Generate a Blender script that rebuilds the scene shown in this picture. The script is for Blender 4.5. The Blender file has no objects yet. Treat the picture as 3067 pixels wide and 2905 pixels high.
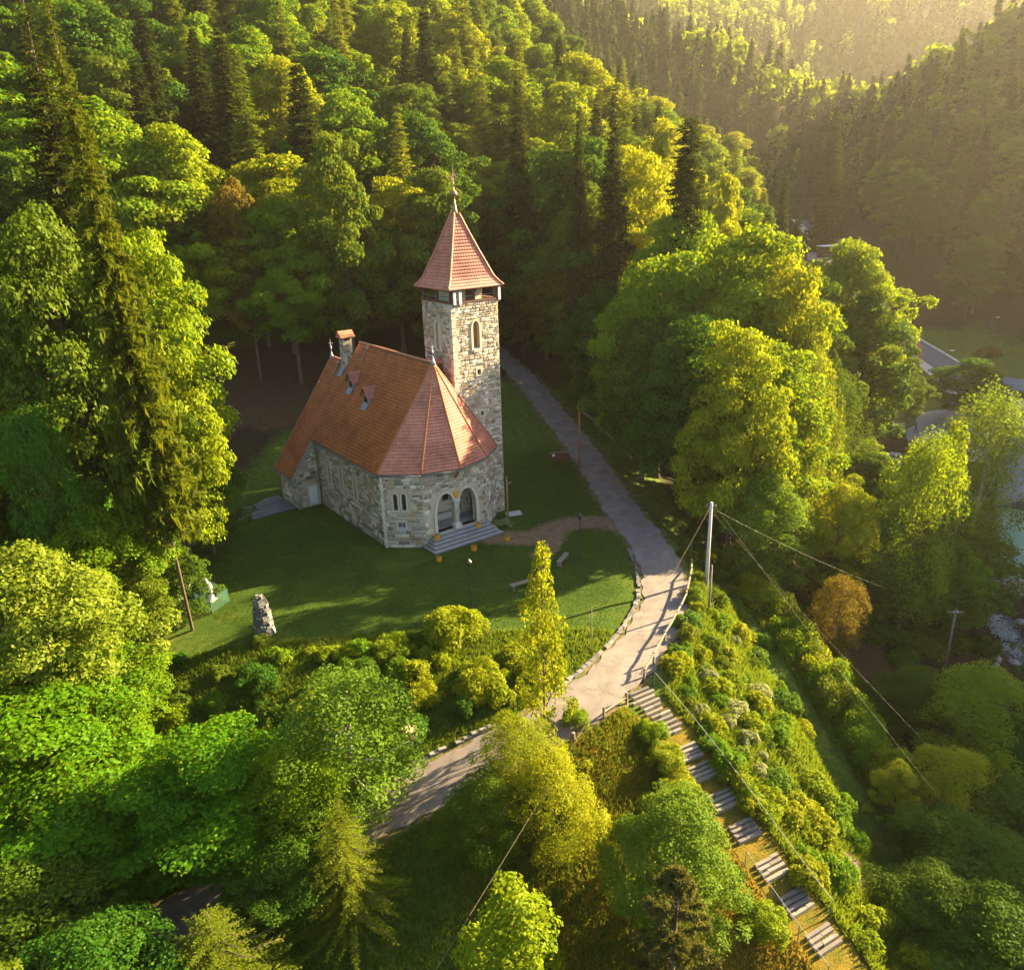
import bpy, bmesh, math, random
import numpy as np
from mathutils import Vector, Matrix
from mathutils.geometry import tessellate_polygon

# ------------------------------------------------------------------ camera, sky, sun, exposure
SC = bpy.context.scene
COL = SC.collection
PHW, PHH = 3067.0, 2905.0
CAMH, PITCH, ROLL, FPX = 27.12, math.radians(20.355), math.radians(-1.845), 2341.5
cam_d = bpy.data.cameras.new("camera")
cam = bpy.data.objects.new("camera", cam_d)
COL.objects.link(cam)
cam_d.sensor_fit = 'HORIZONTAL'
cam_d.sensor_width = 36.0
cam_d.lens = 36.0 * FPX / PHW
cam_d.clip_start = 0.5
cam_d.clip_end = 6000.0
cam.matrix_world = (Matrix.Translation((0, 0, CAMH)) @ Matrix.Rotation(math.pi / 2 - PITCH, 4, 'X')
                    @ Matrix.Rotation(ROLL, 4, 'Z'))
SC.camera = cam
SC.render.resolution_x, SC.render.resolution_y = 1024, 969

SUN_AZ, SUN_EL = math.radians(26.0), math.radians(23.0)   # azimuth counter-clockwise from +X
world = bpy.data.worlds.new("World")
SC.world = world
world.use_nodes = True
wn = world.node_tree
sky = wn.nodes.new("ShaderNodeTexSky")
sky.sky_type = 'NISHITA'
sky.sun_disc = False
sky.sun_elevation = SUN_EL
sky.sun_rotation = math.pi / 2 - SUN_AZ
sky.air_density = 0.9
sky.dust_density = 1.0
wn.links.new(sky.outputs[0], wn.nodes["Background"].inputs[0])
wn.nodes["Background"].inputs[1].default_value = 0.05
sun_d = bpy.data.lights.new("sun", 'SUN')
sun_d.energy = 5.0
sun_d.angle = math.radians(0.53)
sun_d.color = (1.0, 0.77, 0.42)
sun = bpy.data.objects.new("sun", sun_d)
COL.objects.link(sun)
SDIR = Vector((math.cos(SUN_EL) * math.cos(SUN_AZ), math.cos(SUN_EL) * math.sin(SUN_AZ), math.sin(SUN_EL)))
sun.rotation_euler = SDIR.to_track_quat('Z', 'Y').to_euler()
sun.location = (60, 40, 90)
SC.view_settings.view_transform = 'Standard'
SC.view_settings.look = 'None'
SC.view_settings.gamma = 1.0
SC.view_settings.use_curve_mapping = False
SC.view_settings.exposure = 3.0
SC.render.engine = 'CYCLES'
SC.cycles.max_bounces = 6
SC.cycles.diffuse_bounces = 3
SC.cycles.transmission_bounces = 4
SC.cycles.transparent_max_bounces = 6
SC.cycles.volume_bounces = 1

RNG = np.random.default_rng(7)
random.seed(7)

# ------------------------------------------------------------------ photo pixel -> ray
_cp, _sp = math.cos(PITCH), math.sin(PITCH)
FW = np.array([0, _cp, -_sp]); RT = np.array([1.0, 0, 0]); UP = np.array([0, _sp, _cp])
CP = np.array([0, 0, CAMH])
def ray(x, y):
    du, dv = x - PHW / 2, y - PHH / 2
    c, s = math.cos(ROLL), math.sin(ROLL)
    u, v = c * du + s * dv, -s * du + c * dv
    d = FW + RT * u / FPX - UP * v / FPX
    return d / np.linalg.norm(d)
D2S = 1.5482      # coordinates below were read off a 1981 px wide view of the photograph
def proj(P):
    P = np.asarray(P, float) - CP
    x, y, d = P @ RT, P @ UP, P @ FW
    u, v = FPX * x / d, -FPX * y / d
    c, s = math.cos(ROLL), math.sin(ROLL)
    return (PHW / 2 + c * u - s * v) / D2S, (PHH / 2 + s * u + c * v) / D2S

# ------------------------------------------------------------------ terrain height
CTRL = np.array([
 (-10,60,0),(0,58,0),(-20,52,0),(-17,46,0),(-8,46,0),(0,48,0),(6,50,0),(8,44,0),(5,39,0),(2,36,-.4),(9,55,0),(9,69,0),
 (7.7,84,.3),(4,96,1.8),(.5,109,4),(-3,122,6.5),(-12,82,.2),(-22,76,.2),(0,78,0),(-25,62,0),(-28,56,0),(-14,70,0),(-5,67,0),
 (-12,42,-.6),(-20,42,-1.2),(-27,44,-1.8),(-4.3,32.8,-1.5),(-11,29.5,-2.8),(-17,26.6,-4),(-25,24,-5.5),(-8,38,-1),(-16,36,-2.5),
 (-24,36,-3.5),(-32,36,-4),(-35,50,-1.5),(-45,60,1),(-40,40,-4),(-55,45,-2),(-60,70,6),(-80,60,10),(-38,72,1.2),
 (0,28,-3.5),(5,30,-3),(0,20,-6.5),(-10,18,-7),(-25,15,-9),(10,22,-6.5),(0,5,-11),(20,10,-12),(-30,0,-12),(-50,20,-8),
 (0,-40,-22),(-60,-40,-20),(60,-40,-25),(-120,-40,-15),(7.2,38.2,-.3),(13,25.6,-5),(10,33,-2.2),
 (12,47,-.2),(14.4,52.4,-1),(18.3,47.6,-5),(21.1,30.7,-9),(17.5,56,-3.6),(24,45,-8.5),(27,34,-12),(30,52,-11),(36.6,57,-12.5),
 (47,65,-15.5),(40,45,-15),(34,30,-15),(40,20,-17),(58,75,-14.5),(14,70,-.5),(20,75,-3),(28,80,-6),(38,85,-9),(18,90,-1),(25,105,-2),
 (15,110,3),(30,125,2),(35,100,-6),(45,125,-4),(52,105,-10),(59,108,-8.5),(62,88,-12),(72,132,-8),(80,120,-8),(85,100,-11),
 (70,150,-5.5),(80,185,-2.5),(92,228,5.5),(100,258,11.3),(60,170,4),(30,160,14),(10,150,15),(40,220,25),(60,260,24),(80,320,24),
 (-15,95,2.5),(-30,95,4),(-40,105,7.5),(-60,95,10),(-20,110,7),(-20,130,14),(-50,130,18),(0,140,12),(-90,110,25),(-80,160,38),
 (-30,170,30),(0,190,32),(-60,220,60),(-120,200,75),(-140,120,45),(0,260,55),(-60,300,90),(-150,300,120),(50,300,38),(100,350,24),
 (-100,50,10),(-150,40,15),(100,150,-6.8),(112,185,-2),(124,170,2),(150,180,26),(130,230,22),(164,250,43),(200,200,55),(150,300,40),
 (122,300,20),(200,330,75),(112,95,14),(126,112,30),(152,122,52),(205,120,80),(84,62,-9),(92,82,-4),(130,55,28),(200,40,55),(80,0,-15),  # includes an unseen flank beyond the right edge, raised to shade the gully
 (62,430,90),(165,400,50),(200,430,26),(190,480,30),(300,700,120),(100,700,150),(500,800,200),(0,900,230),(200,1000,250),(600,1000,270),
 (300,550,60),(230,500,36),(-200,600,200),(-300,400,180),(-400,200,140),(400,400,90),(500,300,120),(600,600,170),(900,1300,330),
 (-500,1300,330),(0,1300,340),(-500,500,230),(-500,-40,60),(900,-40,120),(900,600,220),(20,380,85),(120,330,24),(110,400,70)], float)
def _phi(r2):
    return 0.5 * r2 * np.log(r2 + 1e-9)
_C2 = CTRL[:, :2] / 100.0
_n = len(CTRL)
_K = _phi(((_C2[:, None] - _C2[None]) ** 2).sum(2)) + 0.0004 * np.eye(_n)
_A = np.zeros((_n + 3, _n + 3)); _A[:_n, :_n] = _K; _A[:_n, _n] = 1; _A[:_n, _n + 1:] = _C2
_A[_n, :_n] = 1; _A[_n + 1:, :_n] = _C2.T
_Wt = np.linalg.solve(_A, np.concatenate([CTRL[:, 2], np.zeros(3)]))
def tps(x, y):
    x = np.asarray(x, float).ravel() / 100; y = np.asarray(y, float).ravel() / 100
    out = np.empty(len(x))
    for i in range(0, len(x), 20000):
        q = np.stack([x[i:i + 20000], y[i:i + 20000]], 1)
        r2 = ((q[:, None] - _C2[None]) ** 2).sum(2)
        out[i:i + 20000] = _phi(r2) @ _Wt[:_n] + _Wt[_n] + q @ _Wt[_n + 1:]
    return out
def smooth(a, b, x):
    t = np.clip((x - a) / (b - a), 0, 1)
    return t * t * (3 - 2 * t)
def resample(P, step):
    P = np.asarray(P, float)
    # Catmull-Rom through the points, then even spacing
    Q = np.vstack([2 * P[0] - P[1], P, 2 * P[-1] - P[-2]])
    pts = []
    for i in range(1, len(Q) - 2):
        for t in np.linspace(0, 1, 24, endpoint=False):
            a, b, c, d = Q[i - 1], Q[i], Q[i + 1], Q[i + 2]
            pts.append(0.5 * (2 * b + (c - a) * t + (2 * a - 5 * b + 4 * c - d) * t * t + (3 * b - a - 3 * c + d) * t ** 3))
    pts.append(P[-1]); pts = np.array(pts)
    s = np.concatenate([[0], np.cumsum(np.linalg.norm(np.diff(pts, axis=0), axis=1))])
    n = max(2, int(s[-1] / step) + 1)
    ss = np.linspace(0, s[-1], n)
    return np.stack([np.interp(ss, s, pts[:, k]) for k in range(pts.shape[1])], 1)
# carriageways: centre line (x, y, z) and half width
ROAD = resample([(-34,21,-7.2),(-25,23.6,-5.6),(-17,26.6,-4),(-11,29.6,-2.8),(-4.4,33,-1.5),(1.6,36.0,-.45),(5.4,39.4,-.05),(8.3,43.6,0),
                 (10.4,48.2,0),(11.2,53.5,0),(10.9,59.5,0),(9.9,66,0),(9.1,74,.1),(7.7,84,.4),(5.2,95,1.7),(2,106,3.6),(-3,118,6)], 0.5)
VROAD = resample([(68,100,-9.5),(76,118,-8.3),(81.7,133.6,-7.5),(85.3,148,-7),(87,161.4,-6.3),(88.1,173.5,-5.5),(90.3,191.3,-3),(93.8,216,3),(97,240,8),(101,258,11.5),(110,300,16)], 1.0)
STAIR = resample([(7.0,38.4,-.25),(8.6,35.6,-1.25),(10.6,31.6,-2.7),(12.4,28.0,-4.2),(14.6,23.9,-5.9)], 0.25)
TRACK = resample([(16.4,60,-3.0),(17.5,54,-4.1),(18.5,47,-5.1),(19.7,39.5,-7),(21.2,30.6,-9.2),(23,22,-11.2)], 0.6)
LINES = [(ROAD, 1.75, 2.2), (VROAD, 6.0, 6.0), (STAIR, 1.2, 1.0), (TRACK, 0.9, 1.2)]
def terrain(x, y):
    x = np.asarray(x, float); shp = x.shape
    x = x.ravel(); y = np.asarray(y, float).ravel()
    z = tps(x, y)
    # level lawn under and round the church
    d = np.hypot((x + 8) / 17.0, (y - 61) / 14.0)
    z = z * smooth(0.75, 1.2, d)
    z = z + 0.10 * np.sin(x * .43 + y * .21) * np.cos(y * .37 - x * .16) * smooth(0.8, 1.6, d)
    for L, hw, bl in LINES:
        lo, hi = L[:, :2].min(0) - 8, L[:, :2].max(0) + 8
        m = np.where((x > lo[0]) & (x < hi[0]) & (y > lo[1]) & (y < hi[1]))[0]
        for i in range(0, len(m), 8000):
            k = m[i:i + 8000]
            d2 = (x[k][:, None] - L[None, :, 0]) ** 2 + (y[k][:, None] - L[None, :, 1]) ** 2
            j = d2.argmin(1); dd = np.sqrt(d2[np.arange(len(k)), j])
            w = 1 - smooth(hw, hw + bl, dd)
            z[k] = z[k] * (1 - w) + (L[j, 2] - 0.05) * w
    return z.reshape(shp)
def gz(x, y):
    return float(terrain(np.array([x]), np.array([y]))[0])
def hit(px, py, zoff=0.0, tmin=20, tmax=1500):
    """where the ray through view pixel (px, py) meets the ground"""
    d = ray(px * D2S, py * D2S)
    t = np.concatenate([np.arange(tmin, 300, 0.5), np.arange(300, tmax, 4)])
    P = CP[None] + d[None] * t[:, None]
    below = P[:, 2] < terrain(P[:, 0], P[:, 1]) + zoff
    i = int(np.argmax(below)) if below.any() else len(t) - 1
    i = max(i, 1)
    t2 = np.linspace(t[i - 1], t[i], 12)
    P = CP[None] + d[None] * t2[:, None]
    b = P[:, 2] < terrain(P[:, 0], P[:, 1]) + zoff
    j = int(np.argmax(b)) if b.any() else 11
    return P[j]
def onplane(px, py, z):
    d = ray(px * D2S, py * D2S)
    return CP + d * ((z - CAMH) / d[2])

# ------------------------------------------------------------------ mesh and object helpers
def fast_mesh(name, V, F, smooth_shade=False, attrs=None):
    V = np.ascontiguousarray(V, np.float32); F = np.ascontiguousarray(F, np.int32)
    me = bpy.data.meshes.new(name)
    me.vertices.add(len(V)); me.vertices.foreach_set("co", V.ravel())
    nf, k = F.shape
    me.loops.add(nf * k); me.loops.foreach_set("vertex_index", F.ravel())
    me.polygons.add(nf)
    me.polygons.foreach_set("loop_start", np.arange(0, nf * k, k, dtype=np.int32))
    me.polygons.foreach_set("loop_total", np.full(nf, k, np.int32))
    if smooth_shade:
        me.polygons.foreach_set("use_smooth", np.ones(nf, bool))
    for an, arr in (attrs or {}).items():
        arr = np.asarray(arr, np.float32)
        if arr.ndim == 1:
            at_ = me.attributes.new(an, 'FLOAT', 'POINT'); at_.data.foreach_set("value", arr)
        else:
            at_ = me.attributes.new(an, 'FLOAT_COLOR', 'POINT')
            at_.data.foreach_set("color", np.c_[arr, np.ones(len(arr))].astype(np.float32).ravel())
    me.update(calc_edges=True)
    return me
class MB:
    """collects faces of one mesh"""
    def __init__(s): s.v = []; s.f = []; s.c = []
    def add(s, vs, fs, col=None):
        o = len(s.v); s.v += [tuple(v) for v in vs]; s.f += [tuple(i + o for i in f) for f in fs]
        s.c += [col or (1, 1, 1)] * len(vs); return s
    def box(s, a, b, col=None):
        x0, y0, z0 = a; x1, y1, z1 = b
        return s.add([(x0,y0,z0),(x1,y0,z0),(x1,y1,z0),(x0,y1,z0),(x0,y0,z1),(x1,y0,z1),(x1,y1,z1),(x0,y1,z1)],
                     [(0,3,2,1),(4,5,6,7),(0,1,5,4),(1,2,6,5),(2,3,7,6),(3,0,4,7)], col)
    def obox(s, c, ax, ay, az, col=None):
        c, ax, ay, az = (np.asarray(v, float) for v in (c, ax, ay, az))
        vs = [c - ax - ay - az, c + ax - ay - az, c + ax + ay - az, c - ax + ay - az,
              c - ax - ay + az, c + ax - ay + az, c + ax + ay + az, c - ax + ay + az]
        return s.add(vs, [(0,3,2,1),(4,5,6,7),(0,1,5,4),(1,2,6,5),(2,3,7,6),(3,0,4,7)], col)
    def bar(s, p, q, w, h=None, col=None):
        p = np.asarray(p, float); q = np.asarray(q, float); h = h or w
        d = q - p; L = np.linalg.norm(d); d /= L
        u = np.cross(d, (0, 0, 1.0))
        if np.linalg.norm(u) < 1e-3: u = np.array([1.0, 0, 0])
        u /= np.linalg.norm(u); v = np.cross(u, d)
        return s.obox((p + q) / 2, d * L / 2, u * w / 2, v * h / 2, col)
    def tube(s, P, R, n=8, cap=True, col=None):
        P = np.asarray(P, float); m = len(P)
        R = np.full(m, R) if np.isscalar(R) else np.asarray(R, float)
        T = np.gradient(P, axis=0); T /= np.linalg.norm(T, axis=1)[:, None] + 1e-9
        ref = np.array([0, 0, 1.0]) if abs(T[0][2]) < .9 else np.array([1.0, 0, 0])
        vs = []; 
        for i in range(m):
            u = np.cross(T[i], ref); u /= np.linalg.norm(u) + 1e-9; w = np.cross(T[i], u)
            for k in range(n):
                a = 2 * math.pi * k / n
                vs.append(P[i] + R[i] * (math.cos(a) * u + math.sin(a) * w))
        fs = [(i*n+k, i*n+(k+1) % n, (i+1)*n+(k+1) % n, (i+1)*n+k) for i in range(m-1) for k in range(n)]
        if cap: fs += [tuple(range(n-1, -1, -1)), tuple((m-1)*n+k for k in range(n))]
        return s.add(vs, fs, col)
    def lathe(s, prof, n=12, c=(0, 0, 0), col=None):
        m = len(prof); vs = []
        for r, z in prof:
            for k in range(n):
                a = 2*math.pi*k/n; vs.append((c[0]+r*math.cos(a), c[1]+r*math.sin(a), c[2]+z))
        fs = [(i*n+k, i*n+(k+1) % n, (i+1)*n+(k+1) % n, (i+1)*n+k) for i in range(m-1) for k in range(n)]
        fs += [tuple(range(n-1, -1, -1)), tuple((m-1)*n+k for k in range(n))]
        return s.add(vs, fs, col)
    def mesh(s, name, smooth_shade=False):
        me = bpy.data.meshes.new(name); me.from_pydata([tuple(map(float, v)) for v in s.v], [], s.f)
        at_ = me.attributes.new("col", 'FLOAT_COLOR', 'POINT')
        at_.data.foreach_set("color", np.c_[np.array(s.c, float), np.ones(len(s.c))].astype(np.float32).ravel())
        if smooth_shade:
            me.polygons.foreach_set("use_smooth", np.ones(len(me.polygons), bool))
        me.update(); return me
def link(name, me, mat=None, parent=None, loc=None, rz=0.0, scale=None):
    o = bpy.data.objects.new(name, me); COL.objects.link(o)
    if me is not None and mat is not None and not me.materials: me.materials.append(mat)
    if parent is not None: o.parent = parent
    if loc is not None: o.location = tuple(map(float, loc))
    if rz: o.rotation_euler = (0, 0, rz)
    if scale is not None: o.scale = (scale,) * 3 if np.isscalar(scale) else scale
    return o
def tag(o, label=None, cat=None, group=None, kind=None):
    if label: o["label"] = label
    if cat: o["category"] = cat
    if group: o["group"] = group
    if kind: o["kind"] = kind
    return o
def thing(name, label, cat, loc=(0, 0, 0), rz=0.0, group=None):
    return tag(link(name, None, None, None, loc, rz), label, cat, group)
def part(name, mb, mat, parent, smooth_shade=False, loc=None, rz=0.0):
    return link(name, mb.mesh(name, smooth_shade), mat, parent, loc, rz)

# ------------------------------------------------------------------ materials
def newmat(name):
    m = bpy.data.materials.new(name); m.use_nodes = True
    return m, m.node_tree.nodes, m.node_tree.links, m.node_tree.nodes["Principled BSDF"]
def ramp(N, stops):
    r = N.new("ShaderNodeValToRGB"); e = r.color_ramp.elements
    while len(e) < len(stops): e.new(0.5)
    for el, (p, c) in zip(e, stops): el.position = p; el.color = (*c, 1)
    return r
def noise(N, L, scale, detail=4, rough=.6, coord=None, dist=0.0):
    t = N.new("ShaderNodeTexNoise"); t.inputs["Scale"].default_value = scale
    t.inputs["Detail"].default_value = detail; t.inputs["Roughness"].default_value = rough
    t.inputs["Distortion"].default_value = dist
    if coord is not None: L.new(coord, t.inputs["Vector"])
    return t
def mixc(N, L, a, b, fac, mode='MIX'):
    m = N.new("ShaderNodeMix"); m.data_type = 'RGBA'; m.blend_type = mode
    for sock, v in ((m.inputs[0], fac), (m.inputs[6], a), (m.inputs[7], b)):
        if hasattr(v, "is_output"): L.new(v, sock)
        elif isinstance(v, (int, float)): sock.default_value = v
        else: sock.default_value = (*v, 1)
    return m.outputs[2]
def bump(N, L, height, strength, dist, bsdf):
    b = N.new("ShaderNodeBump"); b.inputs["Strength"].default_value = strength; b.inputs["Distance"].default_value = dist
    L.new(height, b.inputs["Height"]); L.new(b.outputs[0], bsdf.inputs["Normal"])
def simple(name, col, rough=.7, var=.25, scale=3.0, bumpd=0.01, metal=0.0, use_attr=False, spec=None, local=True):
    m, N, L, B = newmat(name)
    tc = N.new("ShaderNodeTexCoord")
    n1 = noise(N, L, scale, 6, .65, tc.outputs["Object" if local else "Generated"])
    r = ramp(N, [(.25, tuple(c * (1 - var) for c in col)), (.75, tuple(min(1, c * (1 + var)) for c in col))])
    L.new(n1.outputs[0], r.inputs[0]); out = r.outputs[0]
    if use_attr:
        a = N.new("ShaderNodeAttribute"); a.attribute_name = "col"
        out = mixc(N, L, out, a.outputs["Color"], 1.0, 'MULTIPLY')
    L.new(out, B.inputs["Base Color"])
    B.inputs["Roughness"].default_value = rough; B.inputs["Metallic"].default_value = metal
    if spec is not None: B.inputs["Specular IOR Level"].default_value = spec
    if bumpd:
        n2 = noise(N, L, scale * 7, 5, .7, tc.outputs["Object"]); bump(N, L, n2.outputs[0], .6, bumpd, B)
    return m
M = {}
M['mortar'] = simple('mortar', (.42, .35, .24), .95, .25, 2.5, .02)
M['stone'] = simple('stone', (.95, .95, .95), .9, .22, 5.0, .03, use_attr=True)
M['ashlar'] = simple('ashlar', (.52, .46, .36), .85, .14, 4.0, .012)
def tile_mat(name, col, rough, spec):
    m, N, L, B = newmat(name); tc = N.new("ShaderNodeTexCoord"); co = tc.outputs["Object"]
    n1 = noise(N, L, .55, 6, .65, co, .5); n2 = noise(N, L, 7, 4, .6, co)
    v = N.new("ShaderNodeTexVoronoi"); v.inputs["Scale"].default_value = 3.6; L.new(co, v.inputs["Vector"])
    r = ramp(N, [(.28, tuple(c*.62 for c in col)), (.5, col), (.72, (col[0]*1.22, col[1]*1.35, col[2]*1.4))]); L.new(n1.outputs[0], r.inputs[0])
    sv = N.new("ShaderNodeSeparateColor"); L.new(v.outputs["Color"], sv.inputs[0])
    rv = ramp(N, [(0, (.84, .83, .82)), (1, (1.13, 1.12, 1.11))]); L.new(sv.outputs[0], rv.inputs[0])
    c = mixc(N, L, r.outputs[0], rv.outputs[0], 1.0, 'MULTIPLY')
    mo = ramp(N, [(.56, (0, 0, 0)), (.70, (1, 1, 1))]); n3 = noise(N, L, 1.9, 7, .75, co); L.new(n3.outputs[0], mo.inputs[0])
    mf = N.new("ShaderNodeMath"); mf.operation = 'MULTIPLY'; mf.inputs[1].default_value = .2; L.new(mo.outputs[0], mf.inputs[0])
    c = mixc(N, L, c, (.10, .075, .045), mf.outputs[0])
    L.new(c, B.inputs["Base Color"]); B.inputs["Roughness"].default_value = rough; B.inputs["Specular IOR Level"].default_value = spec
    bump(N, L, n2.outputs[0], .5, .008, B); return m
M['tile'] = tile_mat('tile', (.40, .115, .034), .62, .35)
M['tile_pink'] = tile_mat('tile_pink', (.48, .175, .125), .5, .5)
M['ridge'] = simple('ridge', (.46, .17, .085), .6, .2, 2.0, .004)
M['zinc'] = simple('zinc', (.30, .34, .38), .45, .25, 4.0, .002, metal=.6)
M['copper'] = simple('copper', (.23, .15, .10), .5, .3, 6.0, .002, metal=.7)
M['dark_wood'] = simple('dark_wood', (.10, .040, .022), .75, .3, 5.0, .006)
M['brown_wood'] = simple('brown_wood', (.30, .12, .035), .75, .3, 5.0, .006)
M['old_wood'] = simple('old_wood', (.20, .16, .115), .9, .3, 6.0, .01)
M['plaster'] = simple('plaster', (.58, .50, .36), .9, .12, 2.0, .006)
M['glass'] = simple('glass', (.020, .024, .022), .12, .3, 2.0, 0)
M['grey_step'] = simple('grey_step', (.30, .295, .285), .85, .25, 3.0, .012)
M['shaded_riser'] = simple('shaded_riser', (.13, .125, .115), .95, .4, 5.0, .012)  # darker than the treads: shade of the step fronts put into the colour
M['orange'] = simple('orange', (.62, .24, .012), .6, .15, 6.0, .003)
M['white_metal'] = simple('white_metal', (.66, .66, .64), .45, .1, 4.0, 0)
M['grey_metal'] = simple('grey_metal', (.16, .17, .175), .5, .2, 5.0, 0, metal=.5)
M['black_metal'] = simple('black_metal', (.02, .022, .022), .5, .3, 5.0, 0)
M['concrete'] = simple('concrete', (.42, .40, .37), .9, .2, 1.6, .006)
M['dark_slab'] = simple('dark_slab', (.12, .115, .115), .9, .3, 2.0, .01)
M['statue'] = simple('statue', (.66, .67, .70), .7, .15, 6.0, .01)
M['green_fence'] = simple('green_fence', (.09, .20, .13), .5, .2, 6.0, 0)
M['soil'] = simple('soil', (.10, .062, .036), .95, .4, 3.0, .03)
M['cut_wood'] = simple('cut_wood', (.55, .38, .20), .85, .2, 9.0, .004)
M['water'] = simple('water', (.05, .07, .075), .12, .3, 3.0, .03)
M['foam'] = simple('foam', (.34, .36, .37), .6, .25, 6.0, .05)
M['teal'] = simple('teal', (.42, .56, .42), .85, .08, 1.0, .004)
M['blue_roof'] = simple('blue_roof', (.085, .105, .135), .65, .2, 2.0, 0)
M['red_roof'] = simple('red_roof', (.34, .085, .045), .7, .25, 2.0, .01)
M['cloth'] = simple('cloth', (.04, .035, .05), .9, .3, 9.0, 0)
M['skin'] = simple('skin', (.45, .26, .18), .6, .1, 9.0, 0)
M['pink_wall'] = simple('pink_wall', (.5, .36, .27), .9, .1, 1.0, 0)
M['paint_white'] = simple('paint_white', (.72, .72, .70), .8, .15, 3.0, 0)
M['chips'] = simple('chips', (.42, .28, .19), .95, .5, 9.0, .05)
M['flower'] = simple('flower', (.75, .74, .68), .8, .1, 9.0, 0)
# ------------------------------------------------------------------ ground sheet
def axis(lo, f0, f1, hi, step, grow=1.13):
    a = list(np.arange(f0, f1 + 1e-6, step)); s = step
    while a[-1] < hi: s = min(s * grow, 22); a.append(a[-1] + s)
    s = step
    while a[0] > lo: s = min(s * grow, 22); a.insert(0, a[0] - s)
    return np.array(a)
GX = axis(-430, -46, 40, 720, .7); GY = axis(-40, 14, 92, 985, .7)
_X, _Y = np.meshgrid(GX, GY)
_Z = terrain(_X, _Y)
nx, ny = len(GX), len(GY)
_idx = np.arange(nx * ny).reshape(ny, nx)
GF = np.stack([_idx[:-1, :-1], _idx[:-1, 1:], _idx[1:, 1:], _idx[1:, :-1]], -1).reshape(-1, 4)
def line_dist(L, x, y):
    x = x.ravel(); y = y.ravel(); out = np.full(len(x), 99.0)
    lo, hi = L[:, :2].min(0) - 12, L[:, :2].max(0) + 12
    m = np.where((x > lo[0]) & (x < hi[0]) & (y > lo[1]) & (y < hi[1]))[0]
    for i in range(0, len(m), 8000):
        k = m[i:i + 8000]
        out[k] = np.sqrt(((x[k][:, None] - L[None, :, 0]) ** 2 + (y[k][:, None] - L[None, :, 1]) ** 2).min(1))
    return out
fx, fy = _X.ravel(), _Y.ravel()
lawn = 1 - smooth(.95, 1.25, np.hypot((fx + 8) / 19.5, (fy - 61.5) / 17.0))
lawn = np.maximum(lawn, (1 - smooth(9.5, 11, fx)) * smooth(38, 44, fy) * (1 - smooth(78, 90, fy)) * smooth(-2, 0, fx))
bank = (1 - smooth(7, 15, np.hypot((fx + 29) / 1.7, fy - 99)))
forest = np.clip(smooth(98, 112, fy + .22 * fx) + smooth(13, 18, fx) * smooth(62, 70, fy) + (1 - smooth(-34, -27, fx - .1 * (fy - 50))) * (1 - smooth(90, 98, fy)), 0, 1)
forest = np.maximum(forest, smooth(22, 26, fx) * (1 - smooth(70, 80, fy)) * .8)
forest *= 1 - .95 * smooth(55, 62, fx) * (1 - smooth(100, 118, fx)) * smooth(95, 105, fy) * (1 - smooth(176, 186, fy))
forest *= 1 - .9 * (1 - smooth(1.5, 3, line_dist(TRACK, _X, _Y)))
dry = (1 - smooth(8, 13, np.hypot(fx - 7.5, (fy - 28)))) * smooth(2.2, 3.2, line_dist(ROAD, _X, _Y))
dirtL = resample([(-1.5,60.5,0),(1.5,60.2,0),(4.2,62.5,0),(7.2,63.2,0),(9.5,62,0)], .4)
dirtM = resample([(4.2,62.5,0),(3.2,58.8,0),(2.2,56.6,0)], .4)
dirt = np.maximum(1 - smooth(.7, 2.2, line_dist(dirtL, _X, _Y)), .8 * (1 - smooth(.3, 1.6, line_dist(dirtM, _X, _Y))))
verge = 1 - smooth(1.6, 2.9, line_dist(ROAD, _X, _Y))
dirt = np.maximum(dirt, .55 * verge)
chip = 1 - smooth(.5, 1.0, np.hypot((fx - 17.6) / 1.1, (fy - 30.6) / 1.6))
wall_strip = np.zeros_like(fx)
ground_me = fast_mesh("ground", np.stack([fx, fy, _Z.ravel()], 1), GF, True,
                      {"lawn": lawn, "forest": np.maximum(forest, bank), "dry": dry, "dirt": dirt, "bank": bank})
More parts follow.
